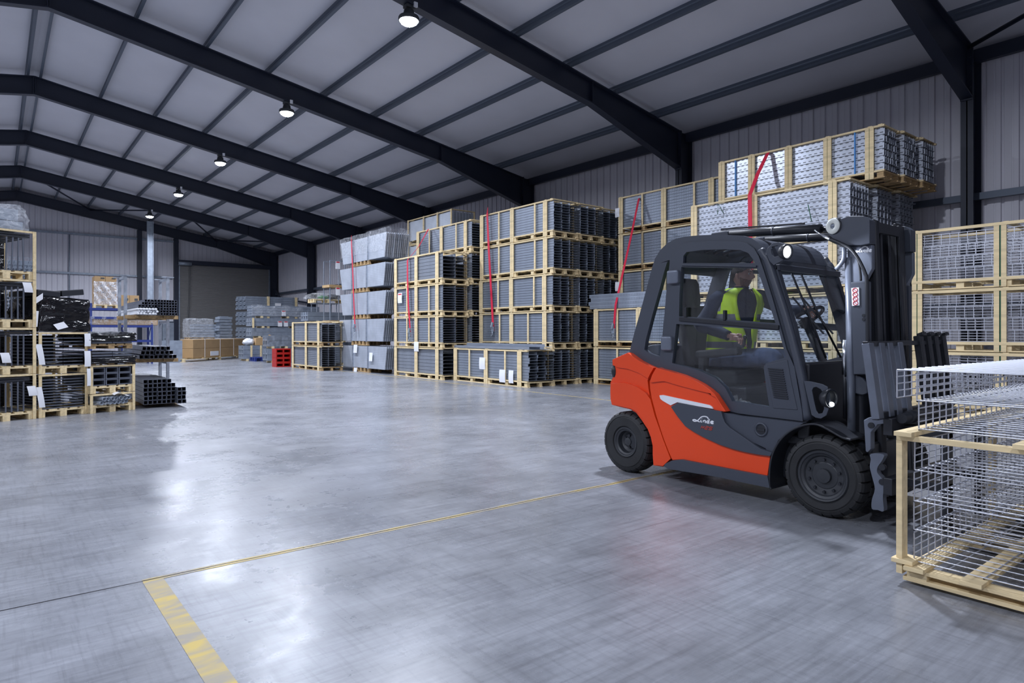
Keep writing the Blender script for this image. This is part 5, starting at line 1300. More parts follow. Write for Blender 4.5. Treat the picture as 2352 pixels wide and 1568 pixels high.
# ---- lamps on the near front corner
def lamp(center, r, aim, bracket, hole, vb, lit):
    pl_ = plate([bracket, hole], vb, vb + 0.012).build('lamp_bracket', M['truck_grey'], FK, 0.003)
    a = Vector(aim).normalized()
    h = MB().lathe([(0.0, -r * 1.1), (r * 0.5, -r * 1.0), (r * 0.9, -r * 0.55), (r, -0.01), (r, 0.012), (r * 0.86, 0.012), (r * 0.8, -0.004)], center, a, 24).build('lamp_housing', M['truck_dark'], FK)
    MB().lathe([(r * 0.74, 0.004), (r * 0.5, 0.014), (0.0, 0.02)], center, a, 24).build('lamp_lens', M['glass'] if not lit else M['headlamp'], h)
    return h
br = trl(c4, [(238, 410), (255, 365), (300, 322), (360, 312), (400, 325), (430, 380), (445, 430), (425, 470), (310, 532), (270, 490)], 0.02)
ho = trl(c4, [(285, 385), (320, 352), (362, 350), (385, 385), (360, 440), (318, 452), (295, 430)], 0.02)
lamp(tv(c4(440, 405), 0.02), 0.062, (-0.15, -1, -0.12), br, ho, 0.03, True)
ld = bpy.data.lights.new('work_lamp_beam', 'SPOT'); ld.energy = 25; ld.spot_size = 1.6; ld.color = LIGHT_COL; ld.shadow_soft_size = 0.04
lo = bpy.data.objects.new('work_lamp_beam', ld); COL.objects.link(lo); lo.location = tv(c4(440, 405), 0.02) + Vector((-0.01, -0.07, -0.02)); lo.rotation_euler = (math.radians(62), 0, math.radians(180))
br = trl(c2, [(542, 278), (600, 282), (700, 306), (745, 330), (765, 400), (762, 500), (735, 575), (690, 602), (640, 592), (608, 570)], 0.03)
ho = trl(c2, [(612, 360), (625, 335), (650, 330), (690, 352), (712, 400), (715, 520), (700, 556), (668, 560), (648, 530), (630, 450)], 0.03)
h = lamp(tv(c2(775, 430), 0.06), 0.075, (-0.25, -1, -0.05), br, ho, 0.035, False)
MB().ball(tv(c2(772, 478), 0.05) + Vector((0, -0.012, 0)), 0.018, 12, 8).build('bulb', M['headlamp'], h)

# ---- tilt cylinders over the roof
def tl(v, a, b, r, name='tilt_cylinder'):
    A, B = tv(a, 0.33), tv(b, 0.33); d = Vector((v - 0.33, 0, 0)); A += d; B += d
    o = MB().cyl(A, B, r, 16).build(name, M['truck_dark'], FK)
    q = A.lerp(B, 0.55); MB().cyl(q, A.lerp(B, 0.565), r * 1.1, 16).build('collar', M['truck_grey'], o)
    MB().cyl(B, B + (B - A).normalized() * 0.16, r * 0.55, 12).build('piston_rod', M['chrome'], o)
    MB().bar(A + Vector((0, 0.0, 0.045)), A.lerp(B, 0.85) + Vector((0, 0, 0.05)), 0.014).build('guard_rail', M['truck_dark'], o)
    return o
tl(0.33, c4(-180, 238), c4(770, 185), 0.036); tl(0.93, c4(-180, 238), c4(770, 185), 0.036)
A = tv(c4(-160, 250), 0.33)
for v in (0.33, 0.93): MB().box((XN + v - 0.05, A.y - 0.08, A.z - 0.09), (XN + v + 0.05, A.y + 0.1, A.z + 0.03)).build('cylinder_bracket', M['truck_grey'], FK, 0.012)

# ---- mast
TILT = math.radians(2.0)
YM = 2.24
def mrot(p): 
    p = Vector(p); z = p.z - 0.3; return Vector((p.x, p.y + z * math.tan(TILT), p.z))
def mbox(mb, a, b):
    vs = [mrot((x, y, z)) for z in (a[2], b[2]) for y in (a[1], b[1]) for x in (a[0], b[0])]
    mb._add(vs, [(0, 2, 3, 1), (4, 5, 7, 6), (0, 1, 5, 4), (2, 6, 7, 3), (0, 4, 6, 2), (1, 3, 7, 5)]); return mb
ZT = tv((2000, 493), 0.3).z
for s in (0, 1):
    f = (lambda v0, v1: (XN + v0, XN + v1)) if s == 0 else (lambda v0, v1: (XN + W_ - v1, XN + W_ - v0))
    mb = MB()
    for (v0, v1, y0, y1, z0, z1) in ((0.30, 0.325, YM - 0.07, YM + 0.07, 0.12, ZT), (0.30, 0.40, YM + 0.05, YM + 0.07, 0.12, ZT), (0.30, 0.40, YM - 0.07, YM - 0.05, 0.12, ZT)):
        xa, xb = f(v0, v1); mbox(mb, (xa, y0, z0), (xb, y1, z1))
    mb.build('outer_rail', M['truck_dark'], FK, 0.004)
    mb = MB()
    for (v0, v1, y0, y1) in ((0.345, 0.365, YM - 0.11, YM + 0.04), (0.345, 0.44, YM - 0.11, YM - 0.09), (0.345, 0.44, YM + 0.02, YM + 0.04)):
        xa, xb = f(v0, v1); mbox(mb, (xa, y0, 0.15), (xb, y1, ZT - 0.03))
    mb.build('inner_rail', M['truck_dark'], FK, 0.004)
    # head casting with the tilt bearing, side cover, lift cylinder
    hc = trl(c4, [(860, 235), (930, 175), (985, 100), (1060, 72), (1200, 72), (1255, 110), (1258, 330), (1180, 345), (1040, 352), (985, 330), (900, 280)], 0.25)
    v0, v1 = (0.2, 0.3) if s == 0 else (W_ - 0.3, W_ - 0.2)
    plate([hc], v0, v1).build('mast_head', M['truck_grey'], FK, 0.02, 3)
    fl = trl(c4, [(1025, 352), (1256, 335), (1258, 560), (1205, 660), (1180, 700), (1030, 700)], 0.26)
    plate([fl], v0 + 0.05, v1).build('head_cover', M['mast_steel'], FK, 0.008)
    sc_ = trl(c4, [(1052, 692), (1215, 682), (1222, 1568), (1080, 1568)], 0.24)
    sp = plate([sc_], v0 + 0.03, v1 - 0.01).build('side_cover', M['truck_grey'], FK, 0.008)
    if s == 0:
        q = [tv(c4(1052, 748), 0.222), tv(c4(1125, 742), 0.222), tv(c4(1130, 912), 0.222), tv(c4(1060, 918), 0.222)]
        lbl = MB(); lbl._add(q + [p + Vector((0.006, 0, 0)) for p in q], [(0, 1, 2, 3), (7, 6, 5, 4), (0, 4, 5, 1), (1, 5, 6, 2), (2, 6, 7, 3), (3, 7, 4, 0)]); lbl.build('warning_label', M['white'], sp)
        for k in range(4):
            p = q[0].lerp(q[3], 0.14 + 0.24 * k).lerp(q[1].lerp(q[2], 0.14 + 0.24 * k), 0.5) + Vector((-0.002, 0, 0))
            MB().tube([p + Vector((0, 0.018 * math.cos(t), 0.016 * math.sin(t))) for t in [2 * PI * j / 12 for j in range(12)]], 0.0025, 4, False, True, True).bar(p + Vector((0, 0.012, 0.012)), p + Vector((0, -0.012, -0.012)), 0.003).build('warning_symbol', M['red_print'], sp)
        for y in (1008, 1045): p = tv(c4(1168, y), 0.225); MB().cyl(p, p + Vector((0.02, 0, 0)), 0.012, 10).build('bolt', M['truck_dark'], sp)
    A, B = tv(c4(1030, 460), 0.26), tv(c4(1048, 1568), 0.26); 
    if s: A.x = B.x = XN + W_ - 0.26
    B = B + (B - A) * 0.75
    MB().cyl(A, B, 0.03, 14).build('lift_cylinder', M['mast_steel'], FK)
for z, zz in ((ZT - 0.12, 0.12), (1.62, 0.1), (0.25, 0.12)):
    mbox(MB(), (XN + 0.3, YM + 0.05, z), (XN + W_ - 0.3, YM + 0.08, z + zz)).build('cross_member', M['truck_dark'], FK, 0.004)
mbox(MB(), (XN + 0.42, YM - 0.11, ZT - 0.12), (XN + W_ - 0.42, YM - 0.08, ZT - 0.04)).build('cross_member', M['truck_dark'], FK, 0.004)
for v in (0.55, 0.71):
    mbox(MB(), (XN + v - 0.014, YM - 0.08, 0.6), (XN + v + 0.014, YM - 0.07, ZT - 0.1)).build('lift_chain', M['truck_dark'], FK)
MB().cyl(mrot((XN + 0.63, YM, 0.2)), mrot((XN + 0.63, YM, 1.75)), 0.035, 14).build('lift_cylinder', M['mast_steel'], FK)
# bearing end with pale cap
bc = tv(c4(880, 162), 0.2)
brg = MB().lathe([(0.0, 0.0), (0.066, 0.0), (0.068, 0.04), (0.06, 0.06), (0.055, 0.2)], bc, (1, -0.25, 0), 28).build('tilt_bearing', M['truck_dark'], FK)
MB().lathe([(0.062, -0.002), (0.058, -0.01), (0.024, -0.012), (0.022, -0.004), (0.0, -0.004)], bc, (1, -0.25, 0), 28).build('bearing_cap', mat('pale cap', (0.62, 0.64, 0.6), 0.4), brg)
MB().lathe([(0.02, -0.006), (0.014, -0.01), (0.0, -0.01)], bc, (1, -0.25, 0), 16).build('grease_nipple', M['mast_steel'], brg)
hs = [tv(c4(*q), 0.19) for q in ((850, 285), (950, 325), (1040, 372), (1105, 450), (1150, 530), (1185, 610), (1200, 680), (1205, 1000), (1210, 1400))]
MB().tube(spline([tuple(p) for p in hs], 4), 0.014, 8).build('hydraulic_hose', M['truck_dark'], FK)
hs = [tv(c4(*q), 0.2) for q in ((1030, 380), (1095, 430), (1125, 520), (1140, 610), (1145, 680))]
MB().tube(spline([tuple(p) for p in hs], 4), 0.009, 8).build('hydraulic_hose', M['truck_dark'], FK)
hs = [tv(c4(*q), 0.2) for q in ((705, 200), (770, 245), (860, 292), (960, 340), (1035, 372))]
MB().tube(spline([tuple(p) for p in hs], 3), [0.006] * 4 + [0.013] * 5 + [0.011] * 4, 8).build('hose_sleeve_and_glint', M['chrome'], FK)  # chrome run stands in for the bright reflection along the hose
hs = [tv(c4(*q), 0.22) for q in ((985, 330), (985, 460), (955, 520), (910, 570))]
MB().tube(spline([tuple(p) for p in hs], 3), 0.018, 8).build('hose_sleeve_and_glint', M['mast_steel'], FK)
for q0, q1 in (((990, 1240), (985, 1568)),):
    MB().tube([tv(c4(*q0), 0.26), tv(c4(*q1), 0.26)], 0.016, 8).build('hydraulic_hose', M['chrome'], FK)
MB().tube([tv(c2(900, 70), 0.3), tv(c2(900, 600), 0.3)], 0.016, 8).tube([tv(c2(1080, 400), 0.35), tv(c2(960, 520), 0.35), tv(c2(930, 620), 0.35)], 0.022, 8).build('hydraulic_hose', M['truck_dark'], FK)
dm = trl(c2, [(905, 245), (960, 215), (1060, 240), (1110, 300), (1110, 380), (1060, 400), (950, 375)], 0.3)
plate([dm], 0.27, 0.36).build('damper_block', M['truck_grey'], FK, 0.012)
dm = trl(c2, [(1130, 400), (1130, 580), (980, 600), (1010, 480), (1060, 420)], 0.36)
plate([dm], 0.34, 0.44).build('mast_foot', M['truck_grey'], FK, 0.015)

# ---- carriage, load guard, forks
YC = 2.06
def cp(px, X): p = at(px[0], px[1], X=X); return p
bars = [(4.84, 790, 954), (5.02, 788, 953), (5.16, 787, 950), (5.34, 786, 945), (5.74, 780, 945), (5.90, 776, 945), (6.05, 772, 945), (6.22, 770, 945)]
ztp, zbt = 1.33, 0.80
for i, (x, a, b) in enumerate(bars):
    hz = ztp + (0.0 if i < 4 else 0.05)
    p0_, p1_ = Vector((x, YC + 0.0, hz)), Vector((x, YC - 0.07, zbt))
    mb = MB().bar(p1_, p0_, 0.085 if i < 4 else 0.07, 0.055, up=(0, 1, 0))
    if i >= 4: mb.bar(p0_, p0_ + Vector((0, -0.05, 0.02)), 0.07, 0.03)
    mb.build('guard_bar', M['mast_steel'] if i < 4 else M['truck_dark'], FK, 0.008)
MB().bar((4.8, YC - 0.0, ztp - 0.005), (6.26, YC - 0.0, ztp - 0.005), 0.035, 0.035).bar((4.8, YC - 0.065, zbt + 0.02), (6.26, YC - 0.065, zbt + 0.02), 0.04, 0.05).build('guard_rail', M['truck_dark'], FK, 0.004)
for z0, z1 in ((0.68, 0.8), (0.26, 0.38)):
    MB().box((4.92, 1.93, z0), (6.18, 1.99, z1)).build('carriage_bar', M['truck_dark'], FK, 0.006)
MB().cyl((5.0, 1.9, 0.80), (5.6, 1.9, 0.80), 0.035, 14).cyl((5.1, 1.9, 0.80), (5.3, 1.9, 0.80), 0.045, 14).build('shift_cylinder', M['truck_dark'], FK)
hk = trl(lambda x, y: (x, y), [c2(1068, 612), c2(1110, 590), c2(1260, 596), c2(1262, 640), c2(1190, 650), c2(1130, 720), c2(1130, 860), c2(1100, 890), c2(1085, 880)], 0.05)
plate([hk], 0.03, 0.10).build('hook_plate', M['mast_steel'], FK, 0.006)
bk = spline(trl(c2, [(1130, 900), (1240, 905), (1225, 960), (1190, 1010), (1185, 1060), (1225, 1110), (1245, 1160), (1235, 1250), (1235, 1300), (1240, 1390), (1190, 1380), (1140, 1370), (1140, 1290), (1165, 1200), (1140, 1090), (1122, 1010), (1130, 950)], 0.05), 3, True)
plate([bk], 0.03, 0.09).build('carriage_bracket', M['mast_steel'], FK, 0.006)
for q in ((1215, 1145), (1120, 660), (1215, 1020)):
    p = tv(c2(*q), 0.02); MB().cyl(p, p + Vector((0.03, 0, 0)), 0.022, 12).build('pin', M['truck_dark'], FK)
for x in (5.18, 5.86):
    MB().box((x - 0.06, 1.66, 0.026), (x + 0.06, 1.70, 0.78)).loft([[Vector((x - 0.055, y, z0)), Vector((x + 0.055, y, z0)), Vector((x + 0.055, y, z1)), Vector((x - 0.055, y, z1))] for y, z0, z1 in ((1.70, 0.026, 0.066), (1.1, 0.028, 0.064), (0.5, 0.032, 0.05))]).box((x - 0.055, 1.66, 0.66), (x + 0.055, 1.96, 0.74)).box((x - 0.05, 1.66, 0.3), (x + 0.05, 1.94, 0.36)).build('fork', M['truck_dark'], FK, 0.004)

# ---- lettering on the near side
def script_stroke(pts, r, v, box, name, m, parent, k=4):
    # strokes given in the unit box (x right, y up), box = image corners: origin, right end, up end
    o, rx, uy = (Vector(b) for b in box)
    mb = MB()
    for st_ in pts:
        P_ = []
        for x, y in (spline(st_, k) if len(st_) > 2 else st_):
            q = o + (rx - o) * x + (uy - o) * y; P_.append(tv((q.x, q.y), v))
        rr = r if not isinstance(r, list) else r
        mb.tube(P_, rr, 6)
    return mb.build(name, M[m], parent)
LINDE = [[(0.72, 0.70), (0.70, 0.92), (0.58, 1.02), (0.42, 0.9), (0.30, 0.55), (0.22, 0.32), (0.10, 0.22), (0.02, 0.34), (0.10, 0.44), (0.22, 0.33), (0.34, 0.22)],
         [(0.40, 0.52), (0.385, 0.28), (0.44, 0.25)], [(0.43, 0.70), (0.435, 0.72)],
         [(0.50, 0.50), (0.495, 0.24)], [(0.50, 0.42), (0.56, 0.50), (0.595, 0.45), (0.585, 0.26), (0.62, 0.24)],
         [(0.745, 0.42), (0.70, 0.50), (0.655, 0.40), (0.66, 0.28), (0.70, 0.22), (0.745, 0.30)], [(0.775, 0.78), (0.755, 0.45), (0.745, 0.24), (0.78, 0.22)],
         [(0.84, 0.36), (0.93, 0.42), (0.95, 0.50), (0.89, 0.54), (0.835, 0.44), (0.84, 0.28), (0.90, 0.22), (0.97, 0.27)]]
H25 = [[(0.08, 0.0), (0.14, 1.0)], [(0.26, 0.0), (0.32, 1.0)], [(0.11, 0.5), (0.29, 0.5)],
       [(0.42, 1.0), (0.64, 1.0)], [(0.64, 1.0), (0.61, 0.52)], [(0.61, 0.52), (0.41, 0.48)], [(0.41, 0.48), (0.38, 0.0)], [(0.38, 0.0), (0.60, 0.0)],
       [(0.96, 1.0), (0.74, 1.0)], [(0.74, 1.0), (0.72, 0.54)], [(0.72, 0.54), (0.93, 0.5)], [(0.93, 0.5), (0.90, 0.0)], [(0.90, 0.0), (0.68, 0.0)]]
script_stroke(LINDE, 0.0058, -0.004, ((1590.5, 970.5), (1641, 977.5), (1590.5, 952.5)), 'maker_lettering', 'white', FK)
script_stroke(H25, 0.004, -0.004, ((1607.5, 983.5), (1637, 988), (1609, 976.8)), 'model_lettering', 'orange_print', FK)
script_stroke(LINDE, 0.0052, 0.248, ((1964, 583), (2003, 581.5), (1964.5, 567)), 'maker_lettering', 'white', FK)

# ---- inside the cab
XS = 5.53
MB().box((XS - 0.26, 3.38, 0.92), (XS + 0.26, 3.86, 1.06)).build('seat_cushion', M['seat'], FK, 0.04, 3)
MB().loft([[Vector((XS + sx * w, y + dy, z)) for sx, dy in ((-1, 0), (-0.6, 0.04), (0.6, 0.04), (1, 0), (0.8, 0.13), (-0.8, 0.13))] for w, y, z in ((0.25, 3.84, 1.02), (0.27, 3.90, 1.25), (0.25, 3.96, 1.5), (0.19, 4.01, 1.68))], smooth=True).build('seat_back', M['seat'], FK)
MB().loft([[Vector((XS + sx * w, y + dy, z)) for sx, dy in ((-1, 0), (1, 0), (0.85, 0.09), (-0.85, 0.09))] for w, y, z in ((0.09, 4.02, 1.66), (0.13, 4.04, 1.74), (0.13, 4.06, 1.9), (0.10, 4.07, 1.95))], smooth=True).build('head_restraint', M['seat'], FK)
MB().bar((XS - 0.32, 3.75, 1.2), (XS - 0.32, 3.30, 1.24), 0.09, 0.07).bar((XS - 0.32, 3.7, 0.95), (XS - 0.32, 3.7, 1.2), 0.06).build('armrest', M['seat'], FK, 0.02)
js = Vector((XS - 0.32, 3.27, 1.28))
MB().tube([js, js + Vector((0, -0.015, 0.07))], 0.012, 8).ball(js + Vector((0, -0.018, 0.085)), 0.02).build('joystick', M['truck_dark'], FK)
MB().box((XS - 0.42, 2.72, 0.58), (XS + 0.42, 2.84, 1.12)).build('dashboard', M['truck_dark'], FK, 0.03)
SWC = Vector((XS + 0.06, 2.91, 1.53)); ax = Vector((0, 0.55, 0.83)).normalized(); u_ = Vector((1, 0, 0)); w__ = ax.cross(u_)
sw = MB().tube([SWC + (u_ * math.cos(t) + w__ * math.sin(t)) * 0.17 for t in [2 * PI * k / 32 for k in range(32)]], 0.016, 8, False, True, True).bar(SWC - u_ * 0.16, SWC + u_ * 0.16, 0.03, 0.012).bar(SWC, SWC + w__ * 0.16, 0.03, 0.012).build('steering_wheel', M['truck_dark'], FK)
MB().cyl(SWC, SWC + Vector((0, -0.2, -0.45)), 0.035, 12).build('steering_column', M['truck_dark'], FK)
MB().box((XS - 0.1, 2.85, 0.58), (XS + 0.05, 2.95, 0.66)).build('pedal', M['truck_dark'], FK, 0.01)
# crumpled clear bag on the cab floor
cb_ = tv(c1(1385, 560), 0.34)
def bagf(r0, seed):
    r = random.Random(seed); mb = MB().ball((0, 0, 0), r0, 22, 14, (0.9, 1.1, 0.9))
    mb.v = [tuple(Vector(p) * (1 + r.uniform(-0.28, 0.28))) for p in mb.v]; return mb
o = bagf(0.13, 4).build('plastic_bag', film('clear crumpled bag', 0.75, (0.85, 0.87, 0.9))); o.location = Vector((cb_.x, cb_.y, 0.735)); tag(o, 'crumpled clear plastic bag on the floor inside the forklift cab', 'plastic bag')
o = bagf(0.075, 7).build('crumpled_tissue', M['paper']); o.location = Vector((cb_.x - 0.08, cb_.y - 0.02, 0.66)); tag(o, 'small crumpled white tissue on the forklift cab floor', 'tissue')

# ================================================================== THE LOAD ON THE FORKS
LX0, LX1, LY0, LY1 = 3.99, 7.1, 0.30, 1.51
LD = thing('wire_tray_crate', ((LX0 + LX1) / 2, (LY0 + LY1) / 2, 0.02), 'open timber crate of zinc wire trays carried low on the forklift forks', 'crate')
ZP = 0.092
for k in range(5):
    y = LY0 + 0.02 + k * (LY1 - LY0 - 0.14) / 4
    MB().box((LX0 - 0.05, y, ZP), (LX1, y + 0.1, ZP + 0.022)).build('deck_board', M['timber'], LD, 0.002)
for x in (LX0, LX0 + 0.95, LX0 + 2.1, LX1 - 0.1): MB().box((x, LY0, ZP - 0.02), (x + 0.1, LY1, ZP - 0.001)).build('bearer_board', M['timber'], LD, 0.002)
for x in (LX0 + 0.0, LX0 + 0.95, LX0 + 2.1, LX1 - 0.1):
    for y in (LY0 + 0.02, LY0 + 0.56, LY1 - 0.12): MB().box((x, y, 0.042), (x + 0.1, y + 0.1, ZP - 0.021)).build('block', M['timber'], LD, 0.002)
for x in (LX0, LX0 + 0.95, LX0 + 2.1, LX1 - 0.1): MB().box((x, LY0, 0.02), (x + 0.1, LY1, 0.042)).build('skid', M['timber'], LD, 0.002)
ZR = 0.80
pm = MB().box((0, 0, 0.055), (0.075, 0.03, ZR)).mesh('post', M['timber'])
for x in (LX0 - 0.01, LX1 - 0.08, (LX0 + LX1) / 2):
    for y in (LY1, LY0 - 0.03): child('post', pm, LD, (x, y, 0))
MB().box((LX0 - 0.03, LY1 - 0.06, ZP + 0.023), (LX0 + 0.1, LY1 + 0.05, ZP + 0.048)).build('foot_board', M['timber'], LD, 0.003)
for x in (LX0 - 0.01, LX1 - 0.05): MB().box((x, LY0 - 0.02, ZR), (x + 0.045, LY1 + 0.03, ZR + 0.03)).build('top_rail', M['timber'], LD, 0.002)
for y in (LY1 - 0.07, LY0 + 0.6, LY0): MB().box((LX0 - 0.07, y, ZR + 0.031), (LX1, y + 0.09, ZR + 0.056)).build('cross_rail', M['timber'], LD, 0.002)
def deck_tray(h):
    # wire tray with an upright mesh wall at the end nearest the truck, mesh floor and a top mesh
    mb = MB(); r = 0.0075; Wx, Ly = LX1 - LX0 - 0.12, LY1 - LY0 - 0.06
    nx, ny = int(Wx / 0.1), 7
    for k in range(nx + 1):
        x = Wx * k / nx; mb.tube([(x, 0, 0), (x, Ly, 0)], r * 0.52, 6, False); mb.tube([(x, Ly, 0), (x, Ly, h)], r * 0.52, 6, False)
        if k % 2 == 0: mb.tube([(x, 0, 0), (x, 0, h)], r * 0.52, 6, False)
    for k in range(ny + 1): y = Ly * k / ny; mb.tube([(0, y, -0.007), (Wx, y, -0.006)], r * 0.52, 6, False)
    for k in range(1, 5): mb.tube([(0, Ly + 0.004, h * k / 4), (Wx, Ly + 0.004, h * k / 4)], r * 0.52, 6, False); mb.tube([(0, -0.004, h * k / 4), (Wx, -0.004, h * k / 4)], r * 0.52, 6, False)
    for k in range(4): mb.tube([(0, 0, h * k / 4), (0, Ly, h * k / 4)], r * 0.52, 6, False) if k == 0 else None
    return mb
me = deck_tray(0.155).mesh('wire_tray', M['wire'])
for k in range(4): child('wire_tray', me, LD, (LX0 + 0.05 + (0.0, 0.03, 0.0, 0.03)[k], LY0 + 0.02 + (0.0, 0.012, 0.0, 0.008)[k], ZP + 0.034 + k * 0.168))
def top_tray(h):
    mb = MB(); r = 0.0075; Wx, Ly = LX1 - LX0 - 0.12, LY1 - LY0 - 0.04
    nx, ny = int(Wx / 0.1), 7
    for k in range(nx + 1):
        x = Wx * k / nx; mb.tube([(x, 0, h), (x, Ly, h)], r * 0.52, 6, False); mb.tube([(x, Ly, 0), (x, Ly, h)], r * 0.52, 6, False); mb.tube([(x, 0, 0), (x, 0, h)], r * 0.52, 6, False)
    for k in range(ny + 1): y = Ly * k / ny; mb.tube([(0, y, h - 0.007), (Wx, y, h - 0.007)], r * 0.52, 6, False)
    for k in range(4): mb.tube([(0, Ly + 0.005, h * k / 4), (Wx, Ly + 0.005, h * k / 4)], r * 0.52, 6, False); mb.tube([(0, -0.005, h * k / 4), (Wx, -0.005, h * k / 4)], r * 0.52, 6, False)
    return mb
tm_ = top_tray(0.16).mesh('wire_tray', M['wire'])
dk2 = deck_tray(0.15).mesh('wire_tray', M['wire'])
child('wire_tray', dk2, LD, (LX0 + 0.06, LY0 + 0.0, ZR + 0.066)); child('wire_tray', dk2, LD, (LX0 + 0.06, LY0 + 0.01, ZR + 0.225)); child('wire_tray', tm_, LD, (LX0 + 0.04, LY0 + 0.085, ZR + 0.232))
# ================================================================== THE DRIVER
M['skin'] = mat('skin', (0.58, 0.31, 0.23), 0.5, 0, 0.08, 20)
M['hair'] = mat('short brown hair', (0.055, 0.03, 0.018), 0.7, 0, 0.3, 60, bump=0.5, bscale=200)
M['beard'] = mat('reddish short beard', (0.27, 0.12, 0.07), 0.7, 0, 0.35, 90, bump=0.5, bscale=260)
M['navy'] = mat('navy jumper', (0.012, 0.018, 0.042), 0.85, 0, 0.15, 12, bump=0.25, bscale=30)
M['denim'] = mat('blue work trousers', (0.06, 0.085, 0.16), 0.85, 0, 0.2, 14, bump=0.2, bscale=60)
M['hivis'] = mat('fluorescent yellow', (0.68, 0.95, 0.015), 0.6, 0, 0.06, 10, bump=0.3, bscale=14)
M['reflect'] = mat('grey reflective tape', (0.20, 0.20, 0.22), 0.4)
M['eye'] = mat('eye white', (0.75, 0.74, 0.72), 0.2)
PERS = thing('person', (5.56, 3.62, 1.06), 'driver in yellow hi-vis vest and navy jumper, hands on wheel and armrest lever', 'person')

def skin_chain(mb, verts, edges, radii, root=0, sub=2):
    me = bpy.data.meshes.new('tmp'); me.from_pydata([tuple(v) for v in verts], edges, [])
    ob = bpy.data.objects.new('tmp', me); COL.objects.link(ob)
    md = ob.modifiers.new('skin', 'SKIN'); md.use_smooth_shade = True
    for i, sv in enumerate(me.skin_vertices[0].data): sv.radius = (radii[i], radii[i]); sv.use_root = (i == root)
    sb = ob.modifiers.new('sub', 'SUBSURF'); sb.levels = sub; sb.render_levels = sub
    dg = bpy.context.evaluated_depsgraph_get(); ev = ob.evaluated_get(dg); em = ev.to_mesh()
    mb._add([v.co.copy() for v in em.vertices], [tuple(p.vertices) for p in em.polygons], True)
    ev.to_mesh_clear(); bpy.data.objects.remove(ob); bpy.data.meshes.remove(me)

SH_R, SH_L = Vector((5.375, 3.625, 1.735)), Vector((5.735, 3.435, 1.75))
EL_R, EL_L = Vector((5.25, 3.735, 1.48)), Vector((5.885, 3.20, 1.60))
WR_R, WR_L = Vector((5.225, 3.41, 1.37)), Vector((5.80, 3.005, 1.615))
HIP_R, HIP_L = Vector((5.46, 3.62, 1.15)), Vector((5.66, 3.62, 1.15))
KN_R, KN_L = Vector((5.41, 3.10, 1.19)), Vector((5.72, 3.12, 1.17))
AN_R, AN_L = Vector((5.42, 3.02, 0.72)), Vector((5.71, 2.98, 0.72))
body = MB()
V = [Vector((5.56, 3.66, 1.16)), Vector((5.56, 3.66, 1.34)), Vector((5.558, 3.60, 1.54)), Vector((5.555, 3.53, 1.70)), Vector((5.552, 3.515, 1.80)), Vector((5.55, 3.50, 1.88)),
     SH_R, EL_R, WR_R, SH_L, EL_L, WR_L, HIP_R, KN_R, AN_R, HIP_L, KN_L, AN_L]
E = [(0, 1), (1, 2), (2, 3), (3, 4), (4, 5), (3, 6), (6, 7), (7, 8), (3, 9), (9, 10), (10, 11), (0, 12), (12, 13), (13, 14), (0, 15), (15, 16), (16, 17)]
R_ = [0.12, 0.125, 0.12, 0.10, 0.062, 0.06, 0.05, 0.042, 0.027, 0.05, 0.042, 0.027, 0.075, 0.055, 0.04, 0.075, 0.055, 0.04]
skin_chain(body, V, E, R_)
# hands: palm and five bent fingers each
def hand(W, fwd, palm_dn, side, curl, grip):
    f = Vector(fwd).normalized(); s = Vector(side); s = (s - f * s.dot(f)).normalized(); dn = f.cross(s)
    if dn.dot(Vector(palm_dn)) < 0: dn = -dn
    base = W
    skin_chain(body, [base - f * 0.03, base + f * 0.03, base + f * 0.06 + s * 0.012, base + f * 0.085], [(0, 1), (1, 2), (2, 3)], [0.026, 0.034, 0.037, 0.030], 1)
    for off in (-0.022, 0.024):
        skin_chain(body, [base + f * 0.02 + s * off * 0.5, base + f * 0.055 + s * off, base + f * 0.088 + s * off], [(0, 1), (1, 2)], [0.020, 0.021, 0.016], 0)
    for k, (off, L) in enumerate(((0.034, 0.072), (0.012, 0.082), (-0.011, 0.076), (-0.033, 0.060))):
        p0_ = base + f * 0.075 + s * off; ang = 0.0; pts = [p0_]; seg = [0.45, 0.32, 0.25]
        for q in range(3):
            ang += curl[q] + 0.05 * k
            pts.append(pts[-1] + (f * math.cos(ang) + dn * math.sin(ang)) * L * seg[q])
        skin_chain(body, pts, [(0, 1), (1, 2), (2, 3)], [0.0105, 0.0098, 0.0090, 0.0078], 0)
    t0 = base + f * 0.028 + s * 0.028
    skin_chain(body, [t0, t0 + (s * 0.6 + f * 0.6 + dn * 0.35) * 0.038, t0 + (s * 0.45 + f * 1.1 + dn * 0.9) * 0.056, t0 + (s * 0.15 + f * 1.5 + dn * 1.2) * 0.066], [(0, 1), (1, 2), (2, 3)], [0.0150, 0.0125, 0.0108, 0.0085], 0)
hand(WR_R + Vector((0, -0.02, -0.003)), (0.0, -1, -0.12), (0, 0, -1), (1, 0, 0.1), (0.55, 0.75, 0.6), 0)
hand(WR_L + Vector((-0.005, -0.02, 0.0)), (-0.25, -1, -0.15), (0, 0, -1), (-0.9, 0.2, 0.3), (0.5, 0.8, 0.7), 0)
